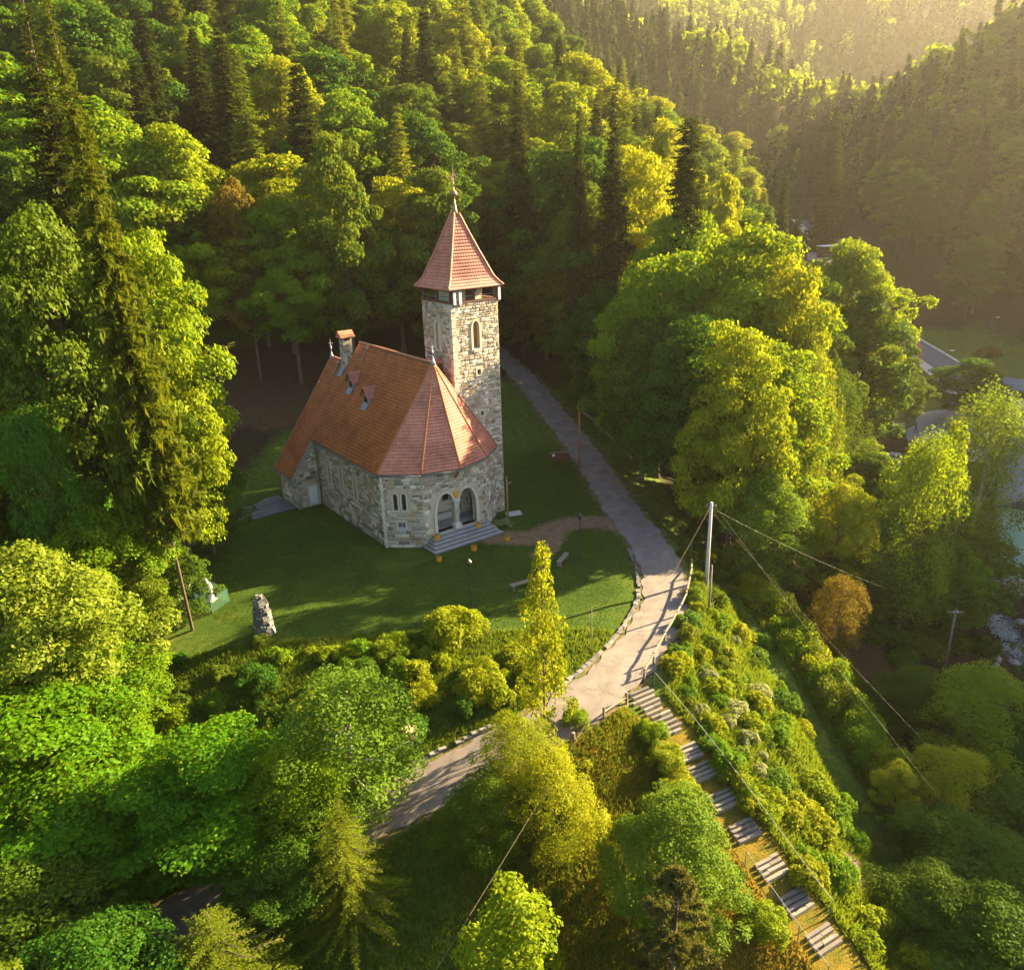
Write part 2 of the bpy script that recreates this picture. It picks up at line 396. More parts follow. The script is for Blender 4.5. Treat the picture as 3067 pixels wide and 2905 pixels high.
def ground_material():
    m, N, L, B = newmat("ground")
    tc = N.new("ShaderNodeTexCoord"); co = tc.outputs["Object"]
    def at(n):
        a = N.new("ShaderNodeAttribute"); a.attribute_name = n; return a.outputs["Fac"]
    def soft(att, sc, amt):
        n = noise(N, L, sc, 5, .65, co)
        ma = N.new("ShaderNodeMath"); ma.operation = 'MULTIPLY_ADD'; ma.inputs[1].default_value = amt; ma.inputs[2].default_value = -amt / 2
        L.new(n.outputs[0], ma.inputs[0])
        ad = N.new("ShaderNodeMath"); ad.operation = 'ADD'; L.new(att, ad.inputs[0]); L.new(ma.outputs[0], ad.inputs[1])
        mr = N.new("ShaderNodeMapRange"); mr.inputs[1].default_value = .3; mr.inputs[2].default_value = .7
        L.new(ad.outputs[0], mr.inputs[0]); return mr.outputs[0]
    big = noise(N, L, .30, 7, .68, co, .8); mid = noise(N, L, 1.7, 6, .7, co); fine = noise(N, L, 11, 4, .7, co)
    wild = ramp(N, [(.3, (.040, .075, .010)), (.5, (.070, .115, .013)), (.68, (.13, .15, .022))]); L.new(mid.outputs[0], wild.inputs[0])
    lawnc = ramp(N, [(.34, (.022, .055, .006)), (.5, (.042, .088, .009)), (.62, (.085, .115, .014)), (.72, (.12, .11, .025))]); L.new(big.outputs[0], lawnc.inputs[0])
    lawn2 = mixc(N, L, lawnc.outputs[0], (.050, .085, .010), mid.outputs[0])
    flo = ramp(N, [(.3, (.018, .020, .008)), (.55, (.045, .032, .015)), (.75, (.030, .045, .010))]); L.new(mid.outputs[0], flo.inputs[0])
    dryc = ramp(N, [(.3, (.07, .09, .010)), (.5, (.14, .11, .014)), (.7, (.22, .14, .02))]); L.new(mid.outputs[0], dryc.inputs[0])
    dirtc = ramp(N, [(.3, (.14, .092, .048)), (.7, (.26, .18, .105))]); L.new(mid.outputs[0], dirtc.inputs[0])
    bankc = ramp(N, [(.3, (.060, .030, .016)), (.5, (.105, .058, .030)), (.62, (.045, .055, .014))]); L.new(mid.outputs[0], bankc.inputs[0])
    c = mixc(N, L, wild.outputs[0], lawn2, soft(at("lawn"), 1.3, .5))
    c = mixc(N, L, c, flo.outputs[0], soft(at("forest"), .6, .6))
    c = mixc(N, L, c, bankc.outputs[0], soft(at("bank"), .45, 1.5))
    c = mixc(N, L, c, dryc.outputs[0], soft(at("dry"), .5, 1.1))
    c = mixc(N, L, c, dirtc.outputs[0], soft(at("dirt"), 1.1, 1.5))
    sh = ramp(N, [(.3, (.62, .62, .62)), (.7, (1.25, 1.25, 1.25))]); L.new(fine.outputs[0], sh.inputs[0])
    c = mixc(N, L, c, sh.outputs[0], 1.0, 'MULTIPLY')
    L.new(c, B.inputs["Base Color"]); B.inputs["Roughness"].default_value = 1.0; B.inputs["Specular IOR Level"].default_value = .1
    bump(N, L, fine.outputs[0], .8, .10, B)
    return m
ground = link("ground", ground_me, ground_material()); tag(ground, kind="structure")

# ------------------------------------------------------------------ roads
def asphalt(name, a, b, crack=True):
    m, N, L, B = newmat(name)
    tc = N.new("ShaderNodeTexCoord"); co = tc.outputs["Object"]
    n1 = noise(N, L, .7, 6, .65, co, .6); n2 = noise(N, L, 30, 3, .6, co)
    r = ramp(N, [(.32, a), (.5, tuple((x + y) / 2 for x, y in zip(a, b))), (.66, b)]); L.new(n1.outputs[0], r.inputs[0])
    c = r.outputs[0]
    if crack:
        v = N.new("ShaderNodeTexVoronoi"); v.feature = 'DISTANCE_TO_EDGE'; v.inputs["Scale"].default_value = .33
        w = noise(N, L, 1.5, 4, .6, co); ad = N.new("ShaderNodeVectorMath"); ad.operation = 'MULTIPLY_ADD'
        ad.inputs[1].default_value = (.9, .9, .9); L.new(w.outputs["Color"], ad.inputs[0]); L.new(co, ad.inputs[2]); L.new(ad.outputs[0], v.inputs["Vector"])
        cr = ramp(N, [(.0, (.55, .53, .5)), (.018, (1, 1, 1))]); L.new(v.outputs[0], cr.inputs[0])
        c = mixc(N, L, c, cr.outputs[0], .6, 'MULTIPLY')
    sp = ramp(N, [(.3, (.8, .8, .8)), (.7, (1.15, 1.15, 1.15))]); L.new(n2.outputs[0], sp.inputs[0])
    c = mixc(N, L, c, sp.outputs[0], 1.0, 'MULTIPLY')
    L.new(c, B.inputs["Base Color"]); B.inputs["Roughness"].default_value = .92; B.inputs["Specular IOR Level"].default_value = .25
    bump(N, L, n2.outputs[0], .4, .01, B)
    return m
M['lane'] = asphalt('lane', (.145, .122, .110), (.235, .198, .172))
M['street'] = asphalt('street', (.085, .095, .115), (.115, .125, .145), False)
M['yard'] = asphalt('yard', (.22, .215, .215), (.30, .29, .28), False)
def ribbon(L, hw, lift, cols=6, jit=0.0):
    T = np.gradient(L[:, :2], axis=0); T /= np.linalg.norm(T, axis=1)[:, None]
    Nn = np.stack([T[:, 1], -T[:, 0]], 1); V = []
    for i in range(len(L)):
        j = jit * (math.sin(i * 1.7) + math.sin(i * .61 + 1)) * .5
        for k in range(cols + 1):
            t = (2 * k / cols - 1) * (hw + (j if k in (0, cols) else 0))
            V.append((L[i, 0] + Nn[i, 0] * t, L[i, 1] + Nn[i, 1] * t, L[i, 2] + lift - .012 * (t / hw) ** 2))
    w = cols + 1
    F = [(i*w+k, (i+1)*w+k, (i+1)*w+k+1, i*w+k+1) for i in range(len(L)-1) for k in range(cols)]
    return np.array(V), np.array(F)
V, F = ribbon(ROAD, 1.6, .012, 6, .22)
tag(link("road", fast_mesh("road", V, F[:, ::-1], True), M['lane']), kind="structure")
V, F = ribbon(VROAD, 3.0, .02, 4, 0)
tag(link("street", fast_mesh("street", V, F[:, ::-1], True), M['street']), kind="structure")
for sgn, w, mat, nm in ((-1, 1.1, 'concrete', 'pavement'), (1, .35, 'concrete', 'kerb')):
    T = np.gradient(VROAD[:, :2], axis=0); T /= np.linalg.norm(T, axis=1)[:, None]
    off = VROAD.copy(); off[:, 0] += T[:, 1] * sgn * (3.0 + w); off[:, 1] -= T[:, 0] * sgn * (3.0 + w); off[:, 2] += .12
    V, F = ribbon(off, w, 0, 1, 0)
    tag(link(nm, fast_mesh(nm, V, F[:, ::-1], False), M[mat]), kind="structure")

# ------------------------------------------------------------------ church (local x runs across the nave, local y along it)
CHA = math.radians(35.81)
CH0 = (-3.93, 67.12)
church = thing("church", "small stone church with red tiled roofs and square bell tower on the lawn", "church", (CH0[0], CH0[1], 0), CHA)
def lw(p, q, z=0.0):
    return (CH0[0] + p * math.cos(CHA) - q * math.sin(CHA), CH0[1] + p * math.sin(CHA) + q * math.cos(CHA), z)
def lancet(u, v0, v1, w, n=7):
    """pointed-arch outline, counter-clockwise, in wall coordinates"""
    h = w * .95; vs = v1 - h; pts = [(u - w/2, v0), (u + w/2, v0)]
    for k in range(n + 1):
        t = k / n; pts.append((u + w/2 * math.cos(t * math.pi/2) ** .8 if t < 1 else u, vs + h * math.sin(t * math.pi/2) ** 1.15))
    for k in range(n - 1, -1, -1):
        t = k / n; pts.append((u - w/2 * math.cos(t * math.pi/2) ** .8, vs + h * math.sin(t * math.pi/2) ** 1.15))
    return pts
def rect(u, v0, v1, w):
    return [(u - w/2, v0), (u + w/2, v0), (u + w/2, v1), (u - w/2, v1)]
STONES = []          # (area weight, verts, faces, colour, parent)
PAL = [(.50,.41,.28),(.42,.36,.27),(.33,.25,.16),(.62,.54,.41),(.20,.165,.13),(.40,.27,.15),(.54,.46,.33),(.37,.32,.26),(.28,.23,.17),(.66,.60,.50)]
def wall(name, P0, P1, z0, ztop, holes, depth=.35, seed=0, small=1.0, batter=0.0, frame=.16, tone=1.0):
    """stone wall from P0 to P1 (local xy), outside on the right of P0->P1; ztop = [(u, z), ...] upper edge; holes are outlines"""
    P0 = np.array(P0, float); P1 = np.array(P1, float); Lw = np.linalg.norm(P1 - P0)
    ud = (P1 - P0) / Lw; nd = np.array([ud[1], -ud[0]])
    def W(u, v, d=0.0):
        b = batter * (ztop[0][1] - v) / (ztop[0][1] - z0) if batter else 0
        return (P0[0] + ud[0]*u + nd[0]*(d + b), P0[1] + ud[1]*u + nd[1]*(d + b), v)
    outer = [(0, z0), (Lw, z0)] + [(u, z) for u, z in ztop[::-1]]
    polys = [[Vector((x, y, 0)) for x, y in outer]] + [[Vector((x, y, 0)) for x, y in h] for h in holes]
    tris = tessellate_polygon(polys); flat = [p for pl in polys for p in pl]
    mb = MB(); fs = []
    for t in tris:
        a, b, c = (flat[i] for i in t)
        fs.append(t if (b-a).cross(c-a).z > 0 else t[::-1])
    mb.add([W(p.x, p.y) for p in flat], fs)
    for h in holes:
        n = len(h); vs = [W(*p) for p in h] + [W(*p, -depth) for p in h]
        mb.add(vs, [(i, n+i, n+(i+1) % n, (i+1) % n) for i in range(n)])
    wo = part(name, mb, M['mortar'], church)
    rng = random.Random(seed)
    boxes = [(min(p[0] for p in h)-frame, min(p[1] for p in h)-frame*.6, max(p[0] for p in h)+frame, max(p[1] for p in h)+frame) for h in holes]
    us = [u for u, z in ztop]; zs = [z for u, z in ztop]
    v = z0 + .02
    while v < max(zs) - .1:
        ch = rng.uniform(.17, .40) * small * (1.35 if v < 1.4 else 1.0)
        u = rng.uniform(-.3, 0)
        while u < Lw:
            w = rng.uniform(.22, .78) * small * (1.3 if v < 1.4 else 1.0)
            segs = [(v, v + ch)] if (rng.random() > .25 or ch < .26) else [(v, v + ch*rng.uniform(.4, .6)), (0, 0)]
            if len(segs) == 2: segs[1] = (segs[0][1], v + ch)
            for a, b in segs:
                u0, u1 = max(u, .012), min(u + w, Lw - .012)
                if u1 - u0 < .1: continue
                if b > np.interp((u0+u1)/2, us, zs) - .02: continue
                if any(u1 > bx[0] and u0 < bx[2] and b > bx[1] and a < bx[3] for bx in boxes): continue
                g = .018
                x0, x1, y0, y1 = u0+g, u1-g, a+g, b-g; dx, dy = x1-x0, y1-y0
                j = lambda s: rng.uniform(-.5, .5) * s
                cx, cy = min(dx, dy)*rng.uniform(.12, .34), min(dx, dy)*rng.uniform(.12, .34)
                out = [(x0+cx, y0+j(.03)), (x1-cx, y0+j(.03)), (x1, y0+cy), (x1+j(.02), y1-cy), (x1-cx*.8, y1+j(.03)), (x0+cx, y1+j(.03)), (x0, y1-cy*.8), (x0+j(.02), y0+cy)]
                d = rng.uniform(.02, .065); ins = min(.05, min(dx, dy)*.22)
                mx, my = (x0+x1)/2, (y0+y1)/2
                inn = [(x + (mx-x)*ins*2/dx, y + (my-y)*ins*2/dy) for x, y in out]
                tx, ty = j(.05), j(.06)
                vs = [W(x, y, .001) for x, y in out] + [W(x, y, d + tx*(x-mx)/dx + ty*(y-my)/dy) for x, y in inn]
                fs = [(i, (i+1) % 8, 8+(i+1) % 8, 8+i) for i in range(8)] + [tuple(range(8, 16))]
                c = rng.choice(PAL); k = rng.uniform(.72, 1.2) * tone
                STONES.append((dx*dy, vs, fs, tuple(min(.8, x*k) for x in c), wo))
            u += w
        v += ch
    return wo, W
def surround(W, h, name, parent, width=.17, proud=.07, mat='ashlar'):
    """dressed-stone surround following an opening outline"""
    n = len(h); cu = sum(p[0] for p in h)/n; cv = sum(p[1] for p in h)/n
    hu = max(abs(p[0]-cu) for p in h); hv = max(abs(p[1]-cv) for p in h)
    o = [(cu + (u-cu)*(1+width/hu), cv + (v-cv)*(1+width/hv)) for u, v in h]
    vs = [W(*p, -.1) for p in h] + [W(*p, proud) for p in h] + [W(*p, proud) for p in o] + [W(*p, -.02) for p in o]
    fs = []
    for i in range(n):
        k = (i+1) % n
        fs += [(i, n+i, n+k, k)[::-1], (n+i, 2*n+i, 2*n+k, n+k)[::-1], (2*n+i, 3*n+i, 3*n+k, 2*n+k)[::-1]]
    return part(name, MB().add(vs, fs), M[mat], parent)
def pane(W, h, name, parent, d, mat='glass'):
    return part(name, MB().add([W(*p, -d) for p in h], [tuple(range(len(h)))]), M[mat], parent)
def window(W, h, parent, d=.3, mat='glass', width=.17, sill=False):
    s = surround(W, h, "window", parent, width)
    pane(W, h, "pane", s, d, mat)
    if sill:
        u0, u1 = min(p[0] for p in h), max(p[0] for p in h); v = min(p[1] for p in h)
        mb = MB(); mb.add([W(u0, v-.28, .10), W(u1, v-.28, .10), W(u1, v-.02, .10), W(u0, v-.02, .10), W(u0, v-.28, -.05), W(u1, v-.28, -.05), W(u1, v+.08, -.28), W(u0, v+.08, -.28)],
                       [(0,1,2,3), (3,2,6,7), (0,3,7,4), (1,5,6,2)])
        part("sill", mb, M['concrete'], s)
    return s
TW, TZ = 2.3, 19.0
flat_top = lambda L, z: [(0, z), (L, z)]
# tower: front (-y local), left (-x), and the two far sides
h1 = lancet(TW, 15.15, 17.45, .62); h2 = rect(TW+.12, 12.95, 13.4, .36); h3 = rect(TW+.25, 9.35, 9.75, .34)
tf, Wf = wall("tower_wall", (-TW, -TW), (TW, -TW), -.8, flat_top(4.6, TZ), [h1, h2, h3], .45, 11, .82, tone=1.12)
window(Wf, h1, church, .42, 'brown_wood', .2, True)
for h in (h2, h3): window(Wf, h, church, .3, 'glass', .14)
h4 = lancet(2*TW-2.25, 15.15, 17.45, .62)
tl, Wl = wall("tower_wall", (-TW, TW), (-TW, -TW), -.8, flat_top(4.6, TZ), [h4], .45, 12, .82)
window(Wl, h4, church, .16, 'plaster', .18)
wall("tower_wall", (TW, -TW), (TW, TW), -.8, flat_top(4.6, TZ), [], .4, 13, 1.0)
wall("tower_wall", (TW, TW), (-TW, TW), -.8, flat_top(4.6, TZ), [], .4, 14, 1.0)
# corner quoins of the tower, one dressed block per course
for k in range(30):
    z = -.2 + k*.64; w = .62 if k % 2 else .38
    mb = MB(); mb.box((-TW-.05, -TW-.05, z), (-TW + (1.0-w), -TW + w*.9, z+.58))
    o = part("quoin", mb, M['ashlar'], church)
# nave, annex and apse walls.  eave of the main roof z=6.4 at x=-10.3, pitch 8.2/5.9
SL = 8.2 / 5.9; PR, ZR, PE, ZE = -4.4, 14.6, -10.3, 6.4
def roofz(p): return ZE + (p - PE) * SL
V0, V1, V3, V4 = (-10.0, -2.55), (-7.45, -4.7), (-1.25, -4.7), (1.2, -2.5)
nl = [lancet(u, 2.7, 5.0, .42) for u in (2.5, 5.1, 7.9)] 
nw, Wn = wall("nave_wall", (-10.0, 10.4), V0, -.8, flat_top(12.95, 6.45), nl, .4, 21, 1.05, 0, tone=.95)
for h in nl: window(Wn, h, church, .3, 'glass', .2)
th = [lancet(u, 3.3, 4.75, .36) for u in (1.05, 1.75)]; sq = rect(1.42, 1.75, 2.25, .62)
Lf = math.dist(V0, V1)
aw, Wa = wall("apse_wall", V0, V1, -.8, flat_top(Lf, 6.5), th + [sq], .3, 22, 1.05, 0, .12)
for h in th: window(Wa, h, church, .26, 'glass', .12)
s_ = window(Wa, sq, church, .22, 'glass', .13, True)
mb = MB(); mb.box((-.02, 0, 0), (.02, .02, .5)); 
for (u0, v0, u1, v1) in ((1.40, 1.75, 1.44, 2.25), (1.11, 1.98, 1.73, 2.02)):
    part("glazing_bar", MB().add([Wa(u0, v0, -.17), Wa(u1, v0, -.17), Wa(u1, v1, -.17), Wa(u0, v1, -.17)], [(0,1,2,3)]), M['paint_white'], s_)
for k in range(11):
    z = -.3 + k*.6; w = .34 if k % 2 else .24
    part("quoin", MB().obox((V0[0]+.02, V0[1]+.02, z+.28), (w*.35, -w*.3, 0), (w*.35, w*.55, 0), (0, 0, .275)), M['ashlar'], church)
FP = .95                                            # porch floor level
ar = [lancet(u, FP, 4.25, 1.78) for u in (2.05, 4.15)]
pw, Wp = wall("porch_wall", V1, V3, -.8, flat_top(6.2, 6.6), ar, .55, 23, 1.05, 0, .3)
for h in ar:
    s = surround(Wp, h, "arch", church, .26, .10)
    surround(lambda u, v, d=0: Wp(u, v, d - .12), [(p[0]*.0 + p[0], p[1]) for p in h], "arch_moulding", s, .10, .10)
rw_, Wr = wall("apse_wall", V3, V4, -.8, flat_top(math.dist(V3, V4), 6.5), [], .3, 24, 1.0)
wall("apse_wall", V4, (1.2, -2.3), -.8, flat_top(.2, 6.5), [], .3, 25)
# annex under the long slope
zg = [(0, roofz(-12.35) + .05 + .35*0), (2.35, roofz(-10.0))]
dr = rect(1.55, .15, 2.0, .85)
gw, Wg = wall("annex_wall", (-12.35, 10.45), (-10.0, 10.45), -.8, [(0, 3.1), (2.35, 6.3)], [dr], .2, 26, 1.0)
s_ = surround(Wg, dr, "annex_door", church, .1, .05); pane(Wg, dr, "door_panel", s_, .1, 'paint_white')
for k in range(7):
    part("door_board", MB().add([Wg(1.14, .2+k*.26, -.09), Wg(1.96, .2+k*.26, -.09), Wg(1.96, .42+k*.26, -.07), Wg(1.14, .42+k*.26, -.07)], [(0,1,2,3)]), M['paint_white'], s_)
ah = [rect(2.3, 1.6, 2.3, .4)]
wl, Wl2 = wall("annex_wall", (-12.35, 14.5), (-12.35, 10.45), -.8, flat_top(4.05, 3.1), ah, .25, 27)
window(Wl2, ah[0], church, .2, 'glass', .12)
wall("west_wall", (1.2, 14.5), (-12.35, 14.5), -.8, [(0, 6.4), (5.6+.0, 12.6), (6.83, 12.75), (13.55, 3.1)], [], .3, 28, 1.4)
wall("nave_wall", (1.2, 2.3), (1.2, 14.5), -.8, flat_top(12.2, 6.4), [], .3, 29, 1.6)
# porch room
mb = MB(); mb.box((-7.2, -4.62, -.3), (-1.5, -1.9, FP)); part("porch_floor", mb, M['grey_step'], church)
mb = MB(); mb.add([(-6.6,-2.0,FP),(-1.6,-2.0,FP),(-1.6,-2.0,4.6),(-6.6,-2.0,4.6)], [(0,1,2,3)])
mb.add([(-6.6,-4.15,FP),(-6.6,-2.0,FP),(-6.6,-2.0,4.6),(-6.6,-4.15,4.6)], [(0,1,2,3)])
mb.add([(-1.6,-2.0,FP),(-1.6,-4.15,FP),(-1.6,-4.15,4.6),(-1.6,-2.0,4.6)], [(0,1,2,3)])
mb.add([(-6.6,-4.15,4.6),(-6.6,-2.0,4.6),(-1.6,-2.0,4.6),(-1.6,-4.15,4.6)], [(0,1,2,3)]); part("porch_room", mb, M['plaster'], church)
mb = MB(); mb.box((-1.72,-3.75,FP), (-1.61,-2.75,FP+2.2)); d_ = part("door", mb, M['dark_wood'], church)
for k in range(4): part("door_board", MB().box((-1.745,-3.73+k*.245,FP+.03), (-1.72,-3.51+k*.245,FP+2.15)), M['dark_wood'], d_)
part("porch_bench", MB().box((-5.6,-2.5,FP), (-2.6,-2.01,FP+.55)), M['ashlar'], church)
s_ = part("porch_window", MB().box((-4.1,-2.04,FP+1.5), (-3.5,-1.99,FP+2.5)), M['dark_wood'], church)
part("pane", MB().box((-4.02,-2.06,FP+1.58), (-3.58,-2.041,FP+2.42)), M['glass'], s_)
# clustered column between the two arches
pc = (-4.35, -4.62)
col_ = part("column", MB().lathe([(.19,.42),(.185,1.2),(.17,2.1)], 16, (pc[0], pc[1], FP)), M['ashlar'], church, True)
part("column_base", MB().box((pc[0]-.32,pc[1]-.32,FP), (pc[0]+.32,pc[1]+.32,FP+.34)).lathe([(.3,.34),(.24,.42),(.2,.48)], 16, (pc[0],pc[1],FP)), M['ashlar'], col_)
mb = MB().lathe([(.17,2.08),(.22,2.2),(.30,2.42)], 16, (pc[0], pc[1], FP)).box((pc[0]-.3,pc[1]-.3,FP+2.42), (pc[0]+.3,pc[1]+.3,FP+2.56))
for k in range(8):
    a = k*math.pi/4; mb.lathe([(.02,0),(.085,.05),(.09,.11),(.03,.16)], 8, (pc[0]+.29*math.cos(a), pc[1]+.29*math.sin(a), FP+2.28))
part("capital", mb, M['ashlar'], col_)
part("impost", MB().box((pc[0]-.17,pc[1]-.12,FP+2.56), (pc[0]+.17,pc[1]+.5,FP+3.1)), M['ashlar'], col_)
part("notice", MB().box((pc[0]-.2,pc[1]-.24,FP+2.72), (pc[0]+.2,pc[1]-.19,FP+3.28)), M['orange'], church)
# steps wrap round the porch on two sides
for k in range(5):
    zt = FP - .02 - k*.19; o_ = .18 + k*.34
    mb = MB(); x0, x1, y0 = -6.75 - o_*.62, -1.75 + o_*.5, -4.95 - o_
    mb.box((x0, y0, zt-.19 if k < 4 else -.4), (x1, -4.5, zt-.05)).box((x0-.04, y0-.04, zt-.05), (x1+.04, -4.5, zt)); 
    st_ = part("step", mb, M['grey_step'], church)
    part("shaded_riser", MB().box((x0-.004, y0-.004, zt-.185), (x1+.004, -4.52, zt-.052)), M['shaded_riser'], st_)  # front faces painted darker so the step edges read in shade
# bracket under the front eave
part("bracket", MB().bar((-4.32,-4.7,5.35), (-4.32,-5.45,6.25), .16, .16).bar((-4.32,-4.6,6.28), (-4.32,-5.5,6.28), .14, .14), M['brown_wood'], church)

# ---- roofs laid in overlapping courses of wavy tiles
def courses(parent, Lf, Rf, n, mat, name="tile_course", wave=.27, amp=.005, lip=.042, t0=0.0):
    """Lf(t), Rf(t): left and right edges from eave (0) to top (1)"""
    for k in range(n):
        ta, tb = k/n, (k+1.12)/n if k < n-1 else 1.0
        a0, a1, b0, b1 = (np.array(v, float) for v in (Lf(ta), Rf(ta), Lf(min(tb, 1)), Rf(min(tb, 1))))
        mid = (a0+a1)/2; U = a1-a0; wa = np.linalg.norm(U)
        if wa < .05: continue
        U /= wa; S = (b0+b1)/2 - mid; S -= U*(S@U); hh = np.linalg.norm(S); S /= hh
        Nn = np.cross(U, S)
        xs0, xs1 = 0.0, wa; m = max(2, int(round(wa/wave*4))); pts = np.linspace(0, wa, m+1)
        ref = (mid + U*0) @ U
        ubase = a0 @ U; bl, br = (b0-a0) @ U, (b1-a0) @ U
        vs = []
        for u in pts:
            w = amp*(1+math.sin(2*math.pi*(ubase+u)/wave))
            top = min(max(u, bl), br)
            p0 = a0 + U*u
            p1 = a0 + U*top + S*hh
            vs += [p0 - Nn*.03, p0 + Nn*(lip+w), p1 + Nn*(.004+w)]
        fs = []
        for i in range(m):
            a, b = i*3, (i+1)*3
            fs += [(a, b, b+1, a+1), (a+1, b+1, b+2, a+2)]
        kk = 1 + random.uniform(-.09, .09)
        part(name, MB().add(vs, fs), mat, parent, True)
def lerp(a, b): a = np.array(a, float); b = np.array(b, float); return lambda t: a + (b-a)*t
def deck(name, pts, parent=None, mat='dark_wood'):
    """boarding under the tiles, with thickness"""
    P = [np.array(p, float) for p in pts]; n = np.cross(P[1]-P[0], P[-1]-P[0]); n /= np.linalg.norm(n)
    m = len(P); vs = [p - n*.04 for p in P] + [p - n*.16 for p in P]
    return part(name, MB().add(vs, [tuple(range(m)), tuple(range(2*m-1, m-1, -1))] + [(i, m+i, m+(i+1) % m, (i+1) % m) for i in range(m)]), M[mat], parent or church)
AP = (PR, -2.5, ZR)
ns = deck("nave_roof", [(PE,10.8,ZE), (PE,-2.5,ZE), AP, (PR,10.8,ZR)])
courses(ns, lerp((PE,10.8,ZE), (PR,10.8,ZR)), lerp((PE,-2.5,ZE), AP), 34, M['tile'])
PL, ZL = -5.63, roofz(-5.63); PA, ZA = -12.75, roofz(-12.75)
ws = deck("west_roof", [(PA,14.75,ZA), (PA,10.3,ZA), (-10.3,10.3,ZE), (-10.3,10.8,ZE), (PL,10.8,ZL), (PL,14.75,ZL)])
nW = 41
def wr(t):
    p = PA + (PL-PA)*t; return np.array((p, 10.78 if p > -10.32 else 10.25, roofz(p)))
courses(ws, lerp((PA,14.8,ZA), (PL,14.8,ZL)), wr, nW, M['tile'])
fs_ = deck("far_roof", [(1.5,-2.5,ZE), (1.5,10.8,ZE), (PR,10.8,ZR), AP]); courses(fs_, lerp((1.5,-2.5,ZE), AP), lerp((1.5,10.8,ZE), (PR,10.8,ZR)), 34, M['tile'], wave=.54)
fs_ = deck("far_roof", [(1.5,10.8,ZE), (1.5,14.75,ZE), (PL,14.75,ZL), (PL,10.8,ZL)])
EV = [(PE,-2.5,ZE), (-7.5,-4.75,ZE), (-4.33,-5.68,ZE), (-1.05,-4.6,ZE), (1.5,-2.5,ZE)]
for i in range(4):
    a = deck("apse_roof", [EV[i], EV[i+1], AP]); courses(a, lerp(EV[i], AP), lerp(EV[i+1], AP), 34, M['tile_pink'])
# gable closing the step between the high and low ridges
part("gable", MB().add([(PL,10.82,ZL-.1), (PR,10.82,ZR-.05), (PR+1.2,10.82,ZL-.1)], [(0,1,2)]), M['tile'], church)
# small cross roof joining the ridge to the tower
cx = deck("cross_roof", [(-4.6,-3.0,11.4), (-2.2,-2.35,10.2), (-2.2,-.2,14.3), (-4.3,-.2,14.3)]); courses(cx, lerp((-4.4,-2.2,12.0), (-4.3,-.2,14.32)), lerp((-2.25,-2.35,10.2), (-2.25,-.2,14.32)), 12, M['tile_pink'])
def caps(P, Q, r=.12, parent=None, mat='ridge'):
    P = np.array(P, float); Q = np.array(Q, float); n = max(2, int(np.linalg.norm(Q-P)/.38)); pts = []; rr = []
    for i in range(n):
        pts += [P+(Q-P)*i/n, P+(Q-P)*(i+.97)/n]; rr += [r, r*.82]
    return part("ridge_cap", MB().tube(pts, rr, 8), M[mat], parent or church, True)
caps((PR,-2.3,ZR+.04), (PR,10.8,ZR+.04)); caps((PL,10.8,ZL+.04), (PL,14.75,ZL+.04)); caps((-4.3,-.2,14.36), (-2.3,-.2,14.36))
for e in EV: caps((e[0], e[1], e[2]+.08), (AP[0], AP[1], AP[2]+.02), .10)
caps((PA,14.8,ZA+.05), (PL,14.8,ZL+.05), .07)
# gutters and pipes
for i in range(4): part("gutter", MB().tube([np.array(EV[i])+(0,0,-.12), np.array(EV[i+1])+(0,0,-.12)], .075, 8), M['grey_metal'], church, True)
part("gutter", MB().tube([(PE-.06,-2.5,ZE-.12), (PE-.06,10.3,ZE-.12)], .075, 8), M['grey_metal'], church, True)
part("gutter", MB().tube([(PA-.06,10.25,ZA-.1), (PA-.06,14.8,ZA-.1)], .075, 8), M['grey_metal'], church, True)
part("flashing", MB().bar((PA,10.24,ZA-.02), (-10.3,10.24,ZE-.02), .10, .2), M['zinc'], church)
part("downpipe", MB().tube([(PA-.05,10.3,ZA-.15), (-12.5,10.3,ZA-.45), (-12.46,10.3,.5), (-12.5,10.25,.05)], .055, 8), M['zinc'], church, True)
part("downpipe", MB().tube([(-10.1,10.28,6.2), (-10.1,10.28,.0)], .055, 8), M['grey_metal'], church, True)
# two small dormers and two roof hatches on the long slope
nrm = np.array([-SL, 0, 1.0]); nrm /= np.linalg.norm(nrm)
def dormer(q, p):
    """gabled dormer: front at p-.7, half width .55"""
    f, w, hw = p-.7, .52, .72; zf = roofz(f); ze, zr_ = zf+.85, zf+1.55
    back = lambda z: PE + (z-ZE)/SL                     # where height z meets the main slope
    e = part("dormer", MB().add([(f,q+w,ze), (f,q-w,ze), (f,q-w,zf), (f,q+w,zf), (back(ze),q+w,ze), (back(ze),q-w,ze)], [(0,3,2,1), (0,4,3), (1,2,5)]), M['zinc'], church)
    for s in (-1, 1):
        A, B = (f-.22, q+s*hw, ze-.22), (f-.22, q, zr_); C, D_ = (back(ze-.22)+.05, q+s*hw, ze-.22), (back(zr_)+.05, q, zr_)
        L_, R_ = (lerp(C, D_), lerp(A, B)) if s > 0 else (lerp(A, B), lerp(C, D_))
        courses(e, L_, R_, 5, M['tile_pink'] if s < 0 else M['tile'])
    part("dormer_gable", MB().add([(f-.01,q+w,ze), (f-.01,q-w,ze), (f-.01,q,zr_-.1)], [(0,1,2)]), M['old_wood'], e)
    part("pane", MB().add([(f-.015,q+.26,zf+.2), (f-.015,q-.26,zf+.2), (f-.015,q-.26,zf+.75), (f-.015,q+.26,zf+.75)], [(0,1,2,3)]), M['glass'], e)
    part("apron", MB().add([(f-.02,q+w,zf+.12), (f-.02,q-w,zf+.12), (f-.4,q-w*.8,roofz(f-.4)+.12), (f-.4,q+w*.8,roofz(f-.4)+.12)], [(0,3,2,1)]), M['zinc'], e)
